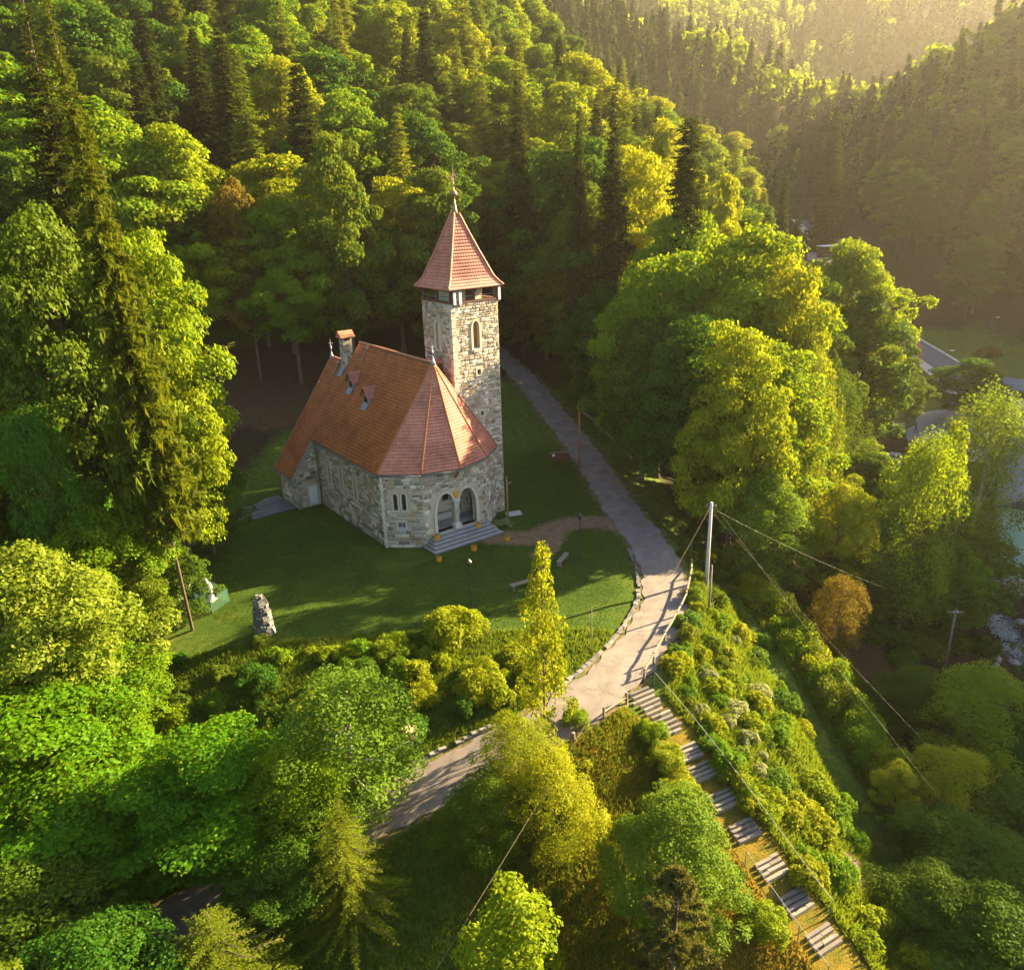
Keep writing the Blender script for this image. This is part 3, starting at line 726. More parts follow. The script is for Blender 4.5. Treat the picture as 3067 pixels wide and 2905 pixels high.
dormer(8.1, -6.25); dormer(4.3, -6.7)
for q, p in ((12.6, -6.35), (8.55, -5.1)):
    e = part("roof_hatch", MB().add([(p-.45,q+.13,roofz(p-.45)+.16), (p-.45,q-.13,roofz(p-.45)+.16), (p+.35,q-.13,roofz(p+.35)+.2), (p+.35,q+.13,roofz(p+.35)+.2)], [(0,1,2,3)]), M['old_wood'], church)
    part("hatch_hood", MB().obox((p+.45,q+.15,roofz(p+.45)+.2), (.1,0,.12), (0,.3,0), nrm*.04), M['tile_pink'], e)
part("snow_rail", MB().tube([(-4.95,-1.2,roofz(-4.95)+.12), (-4.95,9.3,roofz(-4.95)+.12)], .07, 8), M['tile'], church)
# chimney on the low ridge
ch_ = part("chimney", MB().box((-6.0,10.95,ZL-1.2), (-5.1,11.75,ZL+2.0)), M['mortar'], church)
rg = random.Random(5)
for zc in np.arange(ZL-.2, ZL+1.6, .27):
    for k in range(3):
        for (ax_, s0) in (((1, 0), (-6.0+k*.3, 10.95)), ((0, 1), (-6.0, 10.95+k*.267))):
            a = (s0[0]+.015, s0[1]-.04, zc+.01) if ax_[0] else (s0[0]-.04, s0[1]+.015, zc+.01)
            b = (s0[0]+.285, s0[1]+.01, zc+.255) if ax_[0] else (s0[0]+.01, s0[1]+.25, zc+.255)
            part("stone", MB().box(a, b, rg.choice(PAL)), M['stone'], ch_)
part("smoke_gap", MB().box((-5.96,10.99,ZL+2.0), (-5.14,11.71,ZL+2.22)), M['black_metal'], ch_)
for k in range(4): part("pillar", MB().box((-6.0+(k % 2)*.74,10.95+(k//2)*.64,ZL+2.0), (-5.84+(k % 2)*.74,11.11+(k//2)*.64,ZL+2.3)), M['mortar'], ch_)
cc = part("chimney_cap", MB().add([(-6.25,10.75,ZL+2.3), (-4.85,10.75,ZL+2.3), (-4.85,11.95,ZL+2.3), (-6.25,11.95,ZL+2.3), (-6.25,11.35,ZL+2.85), (-4.85,11.35,ZL+2.85)], [(3,2,1,0), (0,1,5,4), (2,3,4,5), (0,4,3), (1,2,5)]), M['ridge'], ch_)
courses(cc, lerp((-6.28,10.7,ZL+2.3), (-6.28,11.35,ZL+2.9)), lerp((-4.82,10.7,ZL+2.3), (-4.82,11.35,ZL+2.9)), 3, M['ridge'])
part("flashing", MB().add([(-6.02,10.93,roofz(-6.0)+.14), (-6.02,11.78,roofz(-6.0)+.14), (-6.6,11.78,roofz(-6.6)+.14), (-6.6,10.93,roofz(-6.6)+.14)], [(0,1,2,3)]), M['zinc'], ch_)
def finial(p, q, z, s, mat='zinc'):
    e = part("finial", MB().lathe([(.26*s,-.25*s),(.17*s,.05*s),(.05*s,.45*s),(.045*s,.75*s),(.1*s,.8*s),(.1*s,.9*s),(.03*s,.95*s),(.025*s,1.6*s)], 10, (p, q, z)), M[mat], church, True)
    part("finial_cross", MB().bar((p-.26*s,q,z+1.35*s), (p+.26*s,q,z+1.35*s), .05*s).bar((p,q-.26*s,z+1.0*s), (p,q+.26*s,z+1.0*s), .05*s).bar((p-.16*s,q,z+1.05*s), (p+.16*s,q,z+1.05*s), .04*s).bar((p,q,z+.9*s), (p,q,z+1.75*s), .05*s), M[mat], e)
finial(PR, -2.5, ZR+.1, .9); finial(PL, 14.7, ZL+.05, .95)

# ---- tower head: open belfry, room inside, flared spire
part("parapet_cap", MB().box((-TW-.08,-TW-.08,TZ), (TW+.08,-TW+.3,TZ+.14)).box((-TW-.08,TW-.3,TZ), (TW+.08,TW+.08,TZ+.14)).box((-TW-.08,-TW+.3,TZ), (-TW+.3,TW-.3,TZ+.14)).box((TW-.3,-TW+.3,TZ), (TW+.08,TW-.3,TZ+.14)), M['dark_wood'], church)
part("belfry_floor", MB().box((-TW+.05,-TW+.05,TZ-.4), (TW-.05,TW-.05,TZ-.1)), M['dark_slab'], church)
for sx, sy in ((-1,-1),(1,-1),(1,1),(-1,1),(0,-1),(-1,0),(0,1),(1,0)):
    x, y = sx*(TW-.15), sy*(TW-.15)
    part("post", MB().box((x-.11,y-.11,TZ+.14), (x+.11,y+.11,20.3)).bar((x-.02,y,TZ+.55), (x-sx*.0+(.5 if sx == 0 else 0),y+(.5 if sy == 0 else 0),20.2), .1), M['dark_wood'], church)
rm = part("belfry_room", MB().box((-1.35,-1.35,TZ-.1), (1.35,1.35,20.6)), M['plaster'], church)
part("belfry_door", MB().box((-.25,-1.40,TZ-.1), (.45,-1.35,20.3)), M['dark_wood'], rm)
part("belfry_rail", MB().tube([(-TW+.2,-TW+.1,TZ+.5),(TW-.2,-TW+.1,TZ+.5)], .03, 6).tube([(-TW+.1,TW-.2,TZ+.5),(-TW+.1,-TW+.2,TZ+.5)], .03, 6), M['grey_metal'], church)
prof = [(2.66,20.12),(2.38,20.42),(2.08,20.85),(1.70,21.8),(1.18,23.1),(.66,24.5),(.19,25.8),(.06,26.6)]
pz = [z for r, z in prof]; prr = [r for r, z in prof]
def arc(t):
    s = np.concatenate([[0], np.cumsum(np.hypot(np.diff(prr), np.diff(pz)))]); x = t*s[-2]
    return np.interp(x, s, prr), np.interp(x, s, pz)
sp_in = part("spire", MB().lathe([(r*1.37, z-.1) for r, z in prof], 4).add([(0,0,0)], []), M['dark_wood'], church, False, None, math.pi/4)
for (cx_, cy_) in ((-1,-1),(1,-1),(1,1),(-1,1)):
    nx_, ny_ = {(-1,-1):(1,-1),(1,-1):(1,1),(1,1):(-1,1),(-1,1):(-1,-1)}[(cx_,cy_)]
    f_ = part("spire_face", MB().add([(cx_*.5,cy_*.5,24.4),(nx_*.5,ny_*.5,24.4),(0,0,26)], [(0,1,2)]), M['dark_wood'], church)
    def e0(t, a=cx_, b=cy_): r, z = arc(t); return np.array((a*r, b*r, z))
    def e1(t, a=nx_, b=ny_): r, z = arc(t); return np.array((a*r, b*r, z))
    courses(f_, e0, e1, 23, M['tile_pink'], wave=.25)
    pts = [e0(t)*1.0 + np.array((cx_*.04, cy_*.04, .06)) for t in np.linspace(0, 1, 34)]
    part("hip_cap", MB().tube(pts, [.10 if i % 2 else .085 for i in range(34)], 8), M['ridge'], church, True)
tip = part("spire_tip", MB().lathe([(.30,25.6),(.20,26.1),(.07,26.9),(.05,27.1),(.09,27.14),(.27,27.2),(.30,27.32),(.22,27.5),(.06,27.6),(.04,28.0),(.08,28.05),(.03,28.12),(.025,29.2)], 12), M['copper'], church, True)
mb = MB().bar((-.42,0,28.6), (.42,0,28.6), .055).bar((0,-.42,28.6), (0,.42,28.6), .055)
for a in range(8):
    t = a*math.pi/4; mb.bar((.3*math.cos(t),.0,28.6+.3*math.sin(t)), (.3*math.cos(t+math.pi/4),.0,28.6+.3*math.sin(t+math.pi/4)), .035); mb.bar((0,.3*math.cos(t),28.6+.3*math.sin(t)), (0,.3*math.cos(t+math.pi/4),28.6+.3*math.sin(t+math.pi/4)), .03)
mb.lathe([(.0,-.1),(.05,0),(.0,.1)], 6, (0,0,29.3)); part("spire_cross", mb, M['copper'], tip)
# mobile-phone antennas strapped to the belfry posts
for x, y in ((-2.05,-2.5), (-1.5,-2.5), (2.45,-2.35)):
    an = tag(link("antenna_panel", MB().box((-.11,-.07,0), (.11,.07,1.0)).mesh("antenna_panel"), M['white_metal'], None, lw(x, y, TZ-.05), CHA), "white antenna panel " + {-2.05: "leftmost at the belfry corner", -1.5: "beside the corner post of the belfry", 2.45: "at the right end of the belfry"}[x], "antenna", "antennas on the belfry")
    part("bracket", MB().tube([(0,.12,-.2), (0,.12,1.15)], .03, 6).bar((0,0,.2), (0,.2,.2), .04).bar((0,0,.8), (0,.2,.8), .04), M['grey_metal'], an)
# the 300 largest stones become objects, the rest one joined part
_camL = np.array(((-CH0[0])*math.cos(CHA) + (-CH0[1])*math.sin(CHA), (CH0[0])*math.sin(CHA) - CH0[1]*math.cos(CHA), CAMH))
def _see(s):
    a, b, c = (np.array(s[1][8+i]) for i in (0, 2, 5)); n = np.cross(b-a, c-a); n /= np.linalg.norm(n)+1e-9
    v = _camL - a; return s[0]*(n @ v)/np.linalg.norm(v)
STONES.sort(key=_see, reverse=True)
for s in STONES[:300]: part("stone", MB().add(s[1], s[2], s[3]), M['stone'], s[4])
mb = MB()
for s in STONES[300:]: mb.add(s[1], s[2], s[3])
for i, s in enumerate(STONES[300:]): mb.c[i*16:(i+1)*16] = [s[3]]*16
tag(part("rubble_stone", mb, M['stone'], church), kind="stuff")
# ------------------------------------------------------------------ foliage
def leaf_material(name, dark, light, trans, gloss=.05, tfac=.42, hue=.085):
    m = bpy.data.materials.new(name); m.use_nodes = True
    N, L = m.node_tree.nodes, m.node_tree.links
    N.remove(N["Principled BSDF"]); out = N["Material Output"]
    a = N.new("ShaderNodeAttribute"); a.attribute_name = "v"
    oi = N.new("ShaderNodeObjectInfo")
    c = mixc(N, L, dark, light, a.outputs["Fac"])
    hs = N.new("ShaderNodeHueSaturation")
    mr = N.new("ShaderNodeMapRange"); mr.inputs[3].default_value = .5 - hue*.55; mr.inputs[4].default_value = .5 + hue*.45
    L.new(oi.outputs["Random"], mr.inputs[0]); L.new(mr.outputs[0], hs.inputs["Hue"])
    mv = N.new("ShaderNodeMapRange"); mv.inputs[3].default_value = 1.15; mv.inputs[4].default_value = .8
    L.new(oi.outputs["Random"], mv.inputs[0]); L.new(mv.outputs[0], hs.inputs["Value"]); L.new(c, hs.inputs["Color"])
    d = N.new("ShaderNodeBsdfDiffuse"); L.new(hs.outputs[0], d.inputs[0])
    t = N.new("ShaderNodeBsdfTranslucent"); tc = mixc(N, L, hs.outputs[0], trans, .6); L.new(tc, t.inputs[0])
    mx = N.new("ShaderNodeMixShader"); mx.inputs[0].default_value = tfac; L.new(d.outputs[0], mx.inputs[1]); L.new(t.outputs[0], mx.inputs[2])
    g = N.new("ShaderNodeBsdfGlossy"); g.inputs["Roughness"].default_value = .55; g.inputs[0].default_value = (.85, .9, .8, 1)
    m2 = N.new("ShaderNodeMixShader"); m2.inputs[0].default_value = gloss*.12; L.new(mx.outputs[0], m2.inputs[1]); L.new(g.outputs[0], m2.inputs[2])
    L.new(m2.outputs[0], out.inputs[0])
    return m
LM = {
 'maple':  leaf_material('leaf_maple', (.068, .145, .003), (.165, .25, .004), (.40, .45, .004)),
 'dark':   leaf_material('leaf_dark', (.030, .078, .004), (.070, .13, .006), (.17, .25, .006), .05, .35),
 'pale':   leaf_material('leaf_pale', (.055, .125, .008), (.12, .205, .014), (.24, .33, .010), .05),
 'yellow': leaf_material('leaf_yellow', (.15, .20, .004), (.27, .29, .006), (.46, .44, .006), .05, .48, .03),
 'rust':   leaf_material('leaf_rust', (.11, .085, .010), (.19, .135, .012), (.30, .21, .012), .04, .42, .03),
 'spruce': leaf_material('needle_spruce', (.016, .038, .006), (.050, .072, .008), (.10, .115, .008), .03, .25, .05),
 'sprucelit': leaf_material('needle_sprucelit', (.045, .075, .005), (.12, .14, .007), (.24, .25, .007), .03, .3, .04),  # sunlit copy of the spruce needles, light put into the colour
 'larch':  leaf_material('needle_larch', (.075, .125, .008), (.145, .19, .010), (.27, .29, .010), .03, .4, .05),
 'pine':   leaf_material('needle_pine', (.050, .062, .014), (.115, .115, .022), (.18, .16, .02), .03, .25, .03),
 'grass':  leaf_material('blade_grass', (.055, .105, .008), (.135, .185, .014), (.24, .30, .012), .03, .4, .0),
 'flower': leaf_material('leaf_flower', (.11, .17, .02), (.33, .33, .16), (.38, .38, .10), .05, .35, .03),
}
M['bark'] = simple('bark', (.115, .078, .050), .95, .4, 4.0, .03)
M['bark_dark'] = simple('bark_dark', (.055, .040, .030), .95, .4, 4.0, .03)
M['bark_red'] = simple('bark_red', (.20, .105, .058), .95, .4, 4.0, .03)
M['bark_pale'] = simple('bark_pale', (.34, .31, .27), .9, .35, 3.0, .015)
def unit(v): return v / (np.linalg.norm(v, axis=1)[:, None] + 1e-9)
def leaves(C, Nn, ln, wd, rng, T=None):
    """one small four-cornered leaf per row"""
    n = len(C)
    Nn = unit(Nn)
    if T is None: T = rng.normal(size=(n, 3))
    T = unit(T - Nn * (T * Nn).sum(1)[:, None]); Bn = np.cross(Nn, T)
    ln = np.broadcast_to(ln, n)[:, None]; wd = np.broadcast_to(wd, n)[:, None]
    V = np.stack([C - T*ln/2, C + Bn*wd/2 - Nn*ln*.06, C + T*ln/2, C - Bn*wd/2 - Nn*ln*.06], 1).reshape(-1, 3)
    return V
def crown_mesh(name, V, rng, vals=None):
    n = len(V)//4
    if vals is None: vals = rng.random(n)
    return fast_mesh(name, V, np.arange(n*4).reshape(-1, 4), False, {"v": np.repeat(vals, 4)})
def trunk_mesh(name, paths):
    mb = MB()
    for P, R, k in paths: mb.tube(P, R, k)
    return mb.mesh(name, True)
def broadleaf(name, seed, h, r, base, nclump, per, leaf, lobes=.28, droop=.0, topw=.5, trunk_r=.28, flat=.55, narrow=False):
    """trunk with limbs and a crown of leafy clumps; returns (trunk mesh, crown mesh)"""
    rng = np.random.default_rng(seed)
    ch = h - base
    ph = rng.random((6, 3))*6.28; fr = rng.normal(size=(6, 3))*1.6
    cl = []
    tries = 0
    while len(cl) < nclump and tries < nclump*60:
        tries += 1
        t = rng.random()**.85                                   # 0 bottom .. 1 top
        prof = (math.sin(math.pi*min(1, (t*.86+.14)))**.62) if not narrow else (1-t)**.75*.95+.08
        a = rng.random()*6.283; rad = math.sqrt(rng.uniform(.10, 1.0))
        dirv = np.array([math.cos(a), math.sin(a), (t-.5)*2])
        lob = 1 + lobes*sum(math.sin(fr[k] @ dirv*2 + ph[k, 0]) for k in range(6))/2.4
        R_ = r*prof*lob
        p = np.array([math.cos(a)*R_*rad, math.sin(a)*R_*rad, base + ch*t*.94 + (lob-1)*h*.06])
        cr = r*rng.uniform(.16, .30)*(1.0 if not narrow else .8)
        if any(np.linalg.norm((p-c[0])*np.array([1, 1, 1.4])) < .85*min(cr, c[1]) for c in cl): continue
        cl.append((p, cr, rad))
    Cs, Ns, Vs = [], [], []
    for p, cr, rad in cl:
        n = int(per*(cr/(r*.23))**2)
        d = unit(rng.normal(size=(n, 3)) + np.array([p[0]/r*.7, p[1]/r*.7, .75]))
        q = rng.uniform(.45, 1.0, n)**.6
        pos = p + d*(cr*q)[:, None]*np.array([1.15, 1.15, flat]) + rng.normal(size=(n, 3))*cr*.07
        pos[:, 2] -= droop*cr*(np.hypot(d[:, 0], d[:, 1])**2)
        Cs.append(pos); Ns.append(d*.75 + np.array([0, 0, .45]) + rng.normal(size=(n, 3))*.45)
        Vs.append(np.clip(.12 + .62*rng.random(n) + rng.uniform(-.14, .26), 0, 1))
    C = np.concatenate(Cs); Nn = np.concatenate(Ns); vals = np.concatenate(Vs)
    sz = leaf*rng.uniform(.65, 1.3, len(C))
    crown = crown_mesh(name + "_crown", leaves(C, Nn, sz, sz*.72, rng), rng, vals)
    lean = rng.normal(size=2)*.02*h
    tz = np.linspace(-.6, h*.86, 9); tp = np.stack([lean[0]*(tz/h)**2, lean[1]*(tz/h)**2, tz], 1)
    paths = [(tp, np.interp(tz, [-.6, .4, h*.86], [trunk_r*1.45, trunk_r, .04]), 8)]
    for p, cr, rad in [cl[i] for i in rng.choice(len(cl), min(len(cl), 22), replace=False)]:
        s = min(max(base*.6, p[2]-np.hypot(p[0], p[1])*.75), h*.78)
        a = np.array([np.interp(s, tz, tp[:, 0]), np.interp(s, tz, tp[:, 1]), s])
        mid = (a+p)/2 + np.array([0, 0, -.05*r]); rr = trunk_r*.42*(1-s/h*.6)
        paths.append((np.array([a, mid, p]), np.array([rr, rr*.6, .02]), 5))
    return trunk_mesh(name + "_trunk", paths), crown
def conifer(name, seed, h, r, whorl, nb, step, width, crown0=.1, droop=.35, hang=.5, up=.0, sparse=0.0, trunk_r=.3, dense=2, pw=.85, wr=.26):
    rng = np.random.default_rng(seed); C, T, Nn, Ln, Wd, Vv = [], [], [], [], [], []
    paths = [(np.array([[0, 0, -.6], [0, 0, h*.5], [0, 0, h*.99]]), np.array([trunk_r*1.15, trunk_r*.62, .015]), 8)]
    z = h*crown0; a0 = 0
    while z < h*.985:
        f = (z/h - crown0)/(1-crown0)
        Lm = r*((1-f)**pw)*min(1, .55+f*3.5) + .12
        for k in range(nb):
            if rng.random() < sparse: continue
            a = a0 + 6.283*k/nb + rng.normal()*.16; L_ = Lm*rng.uniform(.62, 1.16)
            zz = z + rng.normal()*whorl*.3
            n = max(2, int(L_/step)); s = (np.arange(n)+.6)/n
            rad = L_*s; dz = -droop*L_*s*(1-.45*s) + up*L_*s
            ca, sa = math.cos(a), math.sin(a)
            base = np.stack([ca*rad, sa*rad, zz+dz], 1)
            if k % 3 == 0 and L_ > .8: paths.append((np.array([[0, 0, zz], base[-1]]), np.array([.035, .008]), 3))
            w = width*(L_/r)**.5*np.interp(s, [0, .25, .8, 1], [.55, 1, .75, .35])*r*.42
            for sd in (-1, 1):
                for q in range(dense):
                    ang = a + sd*rng.uniform(.7, 1.15, n); tl = w*rng.uniform(.7, 1.25, n)
                    t = np.stack([np.cos(ang), np.sin(ang), -rng.uniform(.05, .4, n)], 1)
                    C.append(base + t*(tl*.5)[:, None] + rng.normal(size=(n, 3))*.03); T.append(t)
                    Nn.append(np.stack([rng.normal(size=n)*.35, rng.normal(size=n)*.35, np.ones(n)], 1))
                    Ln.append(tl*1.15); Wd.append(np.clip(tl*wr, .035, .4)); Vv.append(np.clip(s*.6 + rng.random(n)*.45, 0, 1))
            if hang > 0:
                m = rng.random(n) < .85; hl = hang*L_*.34*rng.uniform(.5, 1.2, n)
                t = np.stack([rng.normal(size=n)*.18, rng.normal(size=n)*.18, -np.ones(n)], 1)
                C.append((base + t*(hl*.5)[:, None])[m]); T.append(t[m]); Nn.append(np.stack([np.full(n, -sa), np.full(n, ca), rng.normal(size=n)*.3], 1)[m] + rng.normal(size=(m.sum(), 3))*.4)
                Ln.append(hl[m]); Wd.append(np.clip(hl*.42, .06, .4)[m]); Vv.append(rng.random(m.sum())*.7)
        z += whorl*(1.0-.45*f); a0 += .9
    C, T, Nn = np.concatenate(C), np.concatenate(T), np.concatenate(Nn)
    V = leaves(C, Nn, np.concatenate(Ln), np.concatenate(Wd), rng, T)
    return trunk_mesh(name + "_trunk", paths), crown_mesh(name + "_crown", V, rng, np.concatenate(Vv))
PROTO = {}
def P_(key, meshes, h, r): PROTO[key] = (meshes[0], meshes[1], h, r)
# near crowns carry many small leaves, far ones fewer and larger
for i in range(4):
    P_('maple%d' % i, broadleaf('maple%d' % i, 10+i, 16, 5.0, 3.2, 150, 230, .27, .30), 16, 5.0)
for i in range(2):
    P_('linden%d' % i, broadleaf('linden%d' % i, 30+i, 15, 5.0, 1.2, 170, 260, .23, .26, .25), 15, 5.0)
    P_('birch%d' % i, broadleaf('birch%d' % i, 40+i, 13, 3.6, 1.5, 150, 150, .17, .34, .5, .5, .16, 1.1), 13, 3.6)
    P_('young%d' % i, broadleaf('young%d' % i, 50+i, 8, 2.0, .7, 110, 120, .15, .35, 0, .5, .1, 1.0, True), 8, 2.0)
for i in range(4):
    P_('mid%d' % i, broadleaf('mid%d' % i, 60+i, 26, 7.0, 6.5, 120, 300, .42, .36, trunk_r=.34), 26, 7.0)
P_('tallmid', broadleaf('tallmid', 70, 28, 6.0, 11, 100, 300, .42, .34, trunk_r=.34), 28, 6.0)
for i in range(2):
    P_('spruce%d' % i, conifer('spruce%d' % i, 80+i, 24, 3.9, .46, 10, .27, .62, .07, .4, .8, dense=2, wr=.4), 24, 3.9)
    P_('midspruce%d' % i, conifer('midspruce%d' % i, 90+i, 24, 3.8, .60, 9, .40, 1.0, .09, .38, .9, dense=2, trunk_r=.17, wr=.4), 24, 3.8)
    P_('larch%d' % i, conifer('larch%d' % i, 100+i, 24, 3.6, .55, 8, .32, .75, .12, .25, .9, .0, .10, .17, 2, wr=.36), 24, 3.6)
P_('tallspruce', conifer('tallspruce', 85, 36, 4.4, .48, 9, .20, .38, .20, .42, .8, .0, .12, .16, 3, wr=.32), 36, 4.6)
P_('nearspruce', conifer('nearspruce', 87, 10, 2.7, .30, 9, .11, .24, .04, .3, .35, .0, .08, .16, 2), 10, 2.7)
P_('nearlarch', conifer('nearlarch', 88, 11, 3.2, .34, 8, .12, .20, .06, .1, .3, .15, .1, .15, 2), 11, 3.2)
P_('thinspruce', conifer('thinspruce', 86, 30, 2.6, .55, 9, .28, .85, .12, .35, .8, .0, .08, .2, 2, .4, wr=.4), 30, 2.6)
def pine(name, seed):
    rng = np.random.default_rng(seed); C, T, Nn = [], [], []; h = 9; paths = [(np.array([[0, 0, -.5], [.1, 0, 4], [0, .1, 8.7]]), np.array([.17, .11, .02]), 7)]
    for k in range(95):
        t = rng.uniform(.12, 1); a = rng.random()*6.28; L_ = 2.7*(1-t)**.7*rng.uniform(.5, 1.1)+.15
        tip = np.array([math.cos(a)*L_, math.sin(a)*L_, t*h + .35*L_]); st = np.array([0, 0, t*h-.1])
        paths.append((np.array([st, tip]), np.array([.04, .012]), 4))
        for s in np.linspace(.35, 1.0, 5):
            n = 34; c = st + (tip-st)*s; d = unit(rng.normal(size=(n, 3)) + np.array([math.cos(a)*.6, math.sin(a)*.6, .9]))
            C.append(c + d*.14); T.append(d); Nn.append(rng.normal(size=(n, 3)))
    C = np.concatenate(C); T = np.concatenate(T); Nn = np.concatenate(Nn)
    return trunk_mesh(name + "_trunk", paths), crown_mesh(name + "_crown", leaves(C, Nn, .34, .045, rng, T), rng)
P_('pine', pine('pine', 110), 9, 2.7)
def shrub(name, seed, h, r, n, leaf, flower=0.0, ragged=.3):
    rng = np.random.default_rng(seed); C, Nn = [], []; k = 26; v = []
    for i in range(k):
        a = rng.random()*6.28; q = math.sqrt(rng.random()); rr = q*r*.82
        hh = h*(1-.62*q*q)*rng.uniform(.65, 1.12); c = np.array([math.cos(a)*rr, math.sin(a)*rr, hh*.62]); cr = r*rng.uniform(.24, .4)
        m = n//k; d = unit(rng.normal(size=(m, 3)) + np.array([0, 0, .5])); d[:, 2] *= 1.1
        C.append(np.maximum(c + d*cr*(rng.uniform(.4, 1, m)**.6)[:, None] + np.array([0, 0, 0]), [[-99, -99, .03]])); Nn.append(d*.7 + np.array([0, 0, .5]) + rng.normal(size=(m, 3))*.45)
        v.append(np.clip(.1 + rng.random(m)*.7 + rng.uniform(-.1, .25), 0, 1))
    C = np.concatenate(C); Nn = np.concatenate(Nn); sz = leaf*rng.uniform(.6, 1.3, len(C))
    paths = [(np.array([[0, 0, -.2], [rng.normal()*r*.3, rng.normal()*r*.3, h*.6]]), np.array([.04, .012]), 4) for _ in range(5)]
    return trunk_mesh(name + "_stem", paths), crown_mesh(name + "_leaf", leaves(C, Nn, sz, sz*.75, rng), rng, np.concatenate(v))
for i in range(4): P_('shrub%d' % i, shrub('shrub%d' % i, 120+i, 1.7, 1.3, 2600, .17), 1.7, 1.3)
P_('bushbig', shrub('bushbig', 130, 3.4, 2.3, 6500, .18), 3.4, 2.3)
P_('weed', shrub('weed', 131, .7, .65, 700, .13), .7, .65)

_MESHCACHE = {}
def tree(key, leafkind, x, y, h, r=None, name="broadleaf_tree", label=None, cat="tree", group=None, bark='bark', rot=None, zoff=-.05, parts=("trunk", "crown"), lean=None):
    tm, cm, ph, pr = PROTO[key]
    ck = (key, leafkind, bark)
    if ck not in _MESHCACHE:
        t2, c2 = tm.copy(), cm.copy(); t2.materials.append(M[bark]); c2.materials.append(LM[leafkind]); _MESHCACHE[ck] = (t2, c2)
    t2, c2 = _MESHCACHE[ck]
    s = h/ph; sr = s if r is None else r/pr
    e = thing(name, label, cat, (x, y, gz(x, y)+zoff), random.uniform(0, 6.28) if rot is None else rot, group)
    e.scale = (sr, sr, s)
    if lean: e.rotation_euler = (lean[0], lean[1], e.rotation_euler[2])
    link(parts[0], t2, None, e); link(parts[1], c2, None, e)
    return e
def T(px, py, Y, key, leafkind, wpx, label, name="broadleaf_tree", group=None, bark='bark', hmin=1.5, lean=None, cat="tree"):
    """tree whose top shows at view pixel (px, py), standing at distance Y"""
    d = ray(px*D2S, py*D2S); P = CP + d*(Y/d[1]); z0 = gz(P[0], Y)
    dist = np.linalg.norm(P - CP); r = wpx*D2S/2/FPX*dist
    h = max(hmin, P[2]-z0)
    TREEPOS.append((P[0], Y, r))
    return tree(key, leafkind, P[0], Y, h, r, name, label, cat, group, bark, lean=lean)
TREEPOS = []
# ------------------------------------------------------------------ trees one can tell apart
SP, LA, BI, MA, LI = "spruce_tree", "larch_tree", "birch_tree", "maple_tree", "linden_tree"
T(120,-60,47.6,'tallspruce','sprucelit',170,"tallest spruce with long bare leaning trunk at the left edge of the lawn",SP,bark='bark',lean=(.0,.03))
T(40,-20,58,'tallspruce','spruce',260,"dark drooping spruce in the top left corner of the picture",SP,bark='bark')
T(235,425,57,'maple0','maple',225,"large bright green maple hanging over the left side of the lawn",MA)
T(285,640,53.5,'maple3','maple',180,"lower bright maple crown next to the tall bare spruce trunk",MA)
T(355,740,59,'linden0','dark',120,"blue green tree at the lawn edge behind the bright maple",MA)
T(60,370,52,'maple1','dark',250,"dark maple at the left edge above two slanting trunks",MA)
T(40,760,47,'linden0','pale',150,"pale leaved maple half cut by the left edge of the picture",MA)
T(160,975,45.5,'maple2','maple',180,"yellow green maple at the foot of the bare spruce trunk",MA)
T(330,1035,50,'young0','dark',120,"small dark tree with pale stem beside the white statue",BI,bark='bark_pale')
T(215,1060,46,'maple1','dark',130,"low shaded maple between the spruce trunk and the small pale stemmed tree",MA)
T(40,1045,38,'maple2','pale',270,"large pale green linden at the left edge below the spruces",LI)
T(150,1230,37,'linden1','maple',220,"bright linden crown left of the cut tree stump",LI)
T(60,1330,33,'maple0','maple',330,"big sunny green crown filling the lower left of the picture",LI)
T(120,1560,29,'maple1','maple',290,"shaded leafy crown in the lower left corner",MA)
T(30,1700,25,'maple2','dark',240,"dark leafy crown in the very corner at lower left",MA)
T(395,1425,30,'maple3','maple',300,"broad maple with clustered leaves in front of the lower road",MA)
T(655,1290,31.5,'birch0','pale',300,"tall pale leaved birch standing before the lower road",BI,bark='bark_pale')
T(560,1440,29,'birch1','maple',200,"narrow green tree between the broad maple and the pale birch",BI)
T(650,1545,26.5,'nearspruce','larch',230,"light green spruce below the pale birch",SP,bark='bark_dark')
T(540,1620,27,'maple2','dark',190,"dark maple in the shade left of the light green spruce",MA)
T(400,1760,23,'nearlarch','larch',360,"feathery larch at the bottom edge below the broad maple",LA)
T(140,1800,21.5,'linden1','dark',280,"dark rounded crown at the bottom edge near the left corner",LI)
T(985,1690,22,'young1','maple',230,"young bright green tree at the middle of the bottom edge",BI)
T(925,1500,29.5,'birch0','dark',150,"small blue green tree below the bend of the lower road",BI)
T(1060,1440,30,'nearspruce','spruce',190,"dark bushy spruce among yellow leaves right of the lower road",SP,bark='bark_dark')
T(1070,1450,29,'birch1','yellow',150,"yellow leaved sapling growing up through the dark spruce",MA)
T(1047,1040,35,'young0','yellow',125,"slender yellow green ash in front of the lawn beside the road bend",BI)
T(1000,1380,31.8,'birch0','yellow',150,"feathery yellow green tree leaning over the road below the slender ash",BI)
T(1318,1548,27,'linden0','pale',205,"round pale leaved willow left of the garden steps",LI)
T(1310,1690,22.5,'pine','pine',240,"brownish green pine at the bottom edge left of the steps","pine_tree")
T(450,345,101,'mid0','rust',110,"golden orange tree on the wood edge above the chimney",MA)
T(640,235,100,'mid2','larch',150,"tall yellow green maple on the wood edge left of the spire",MA)
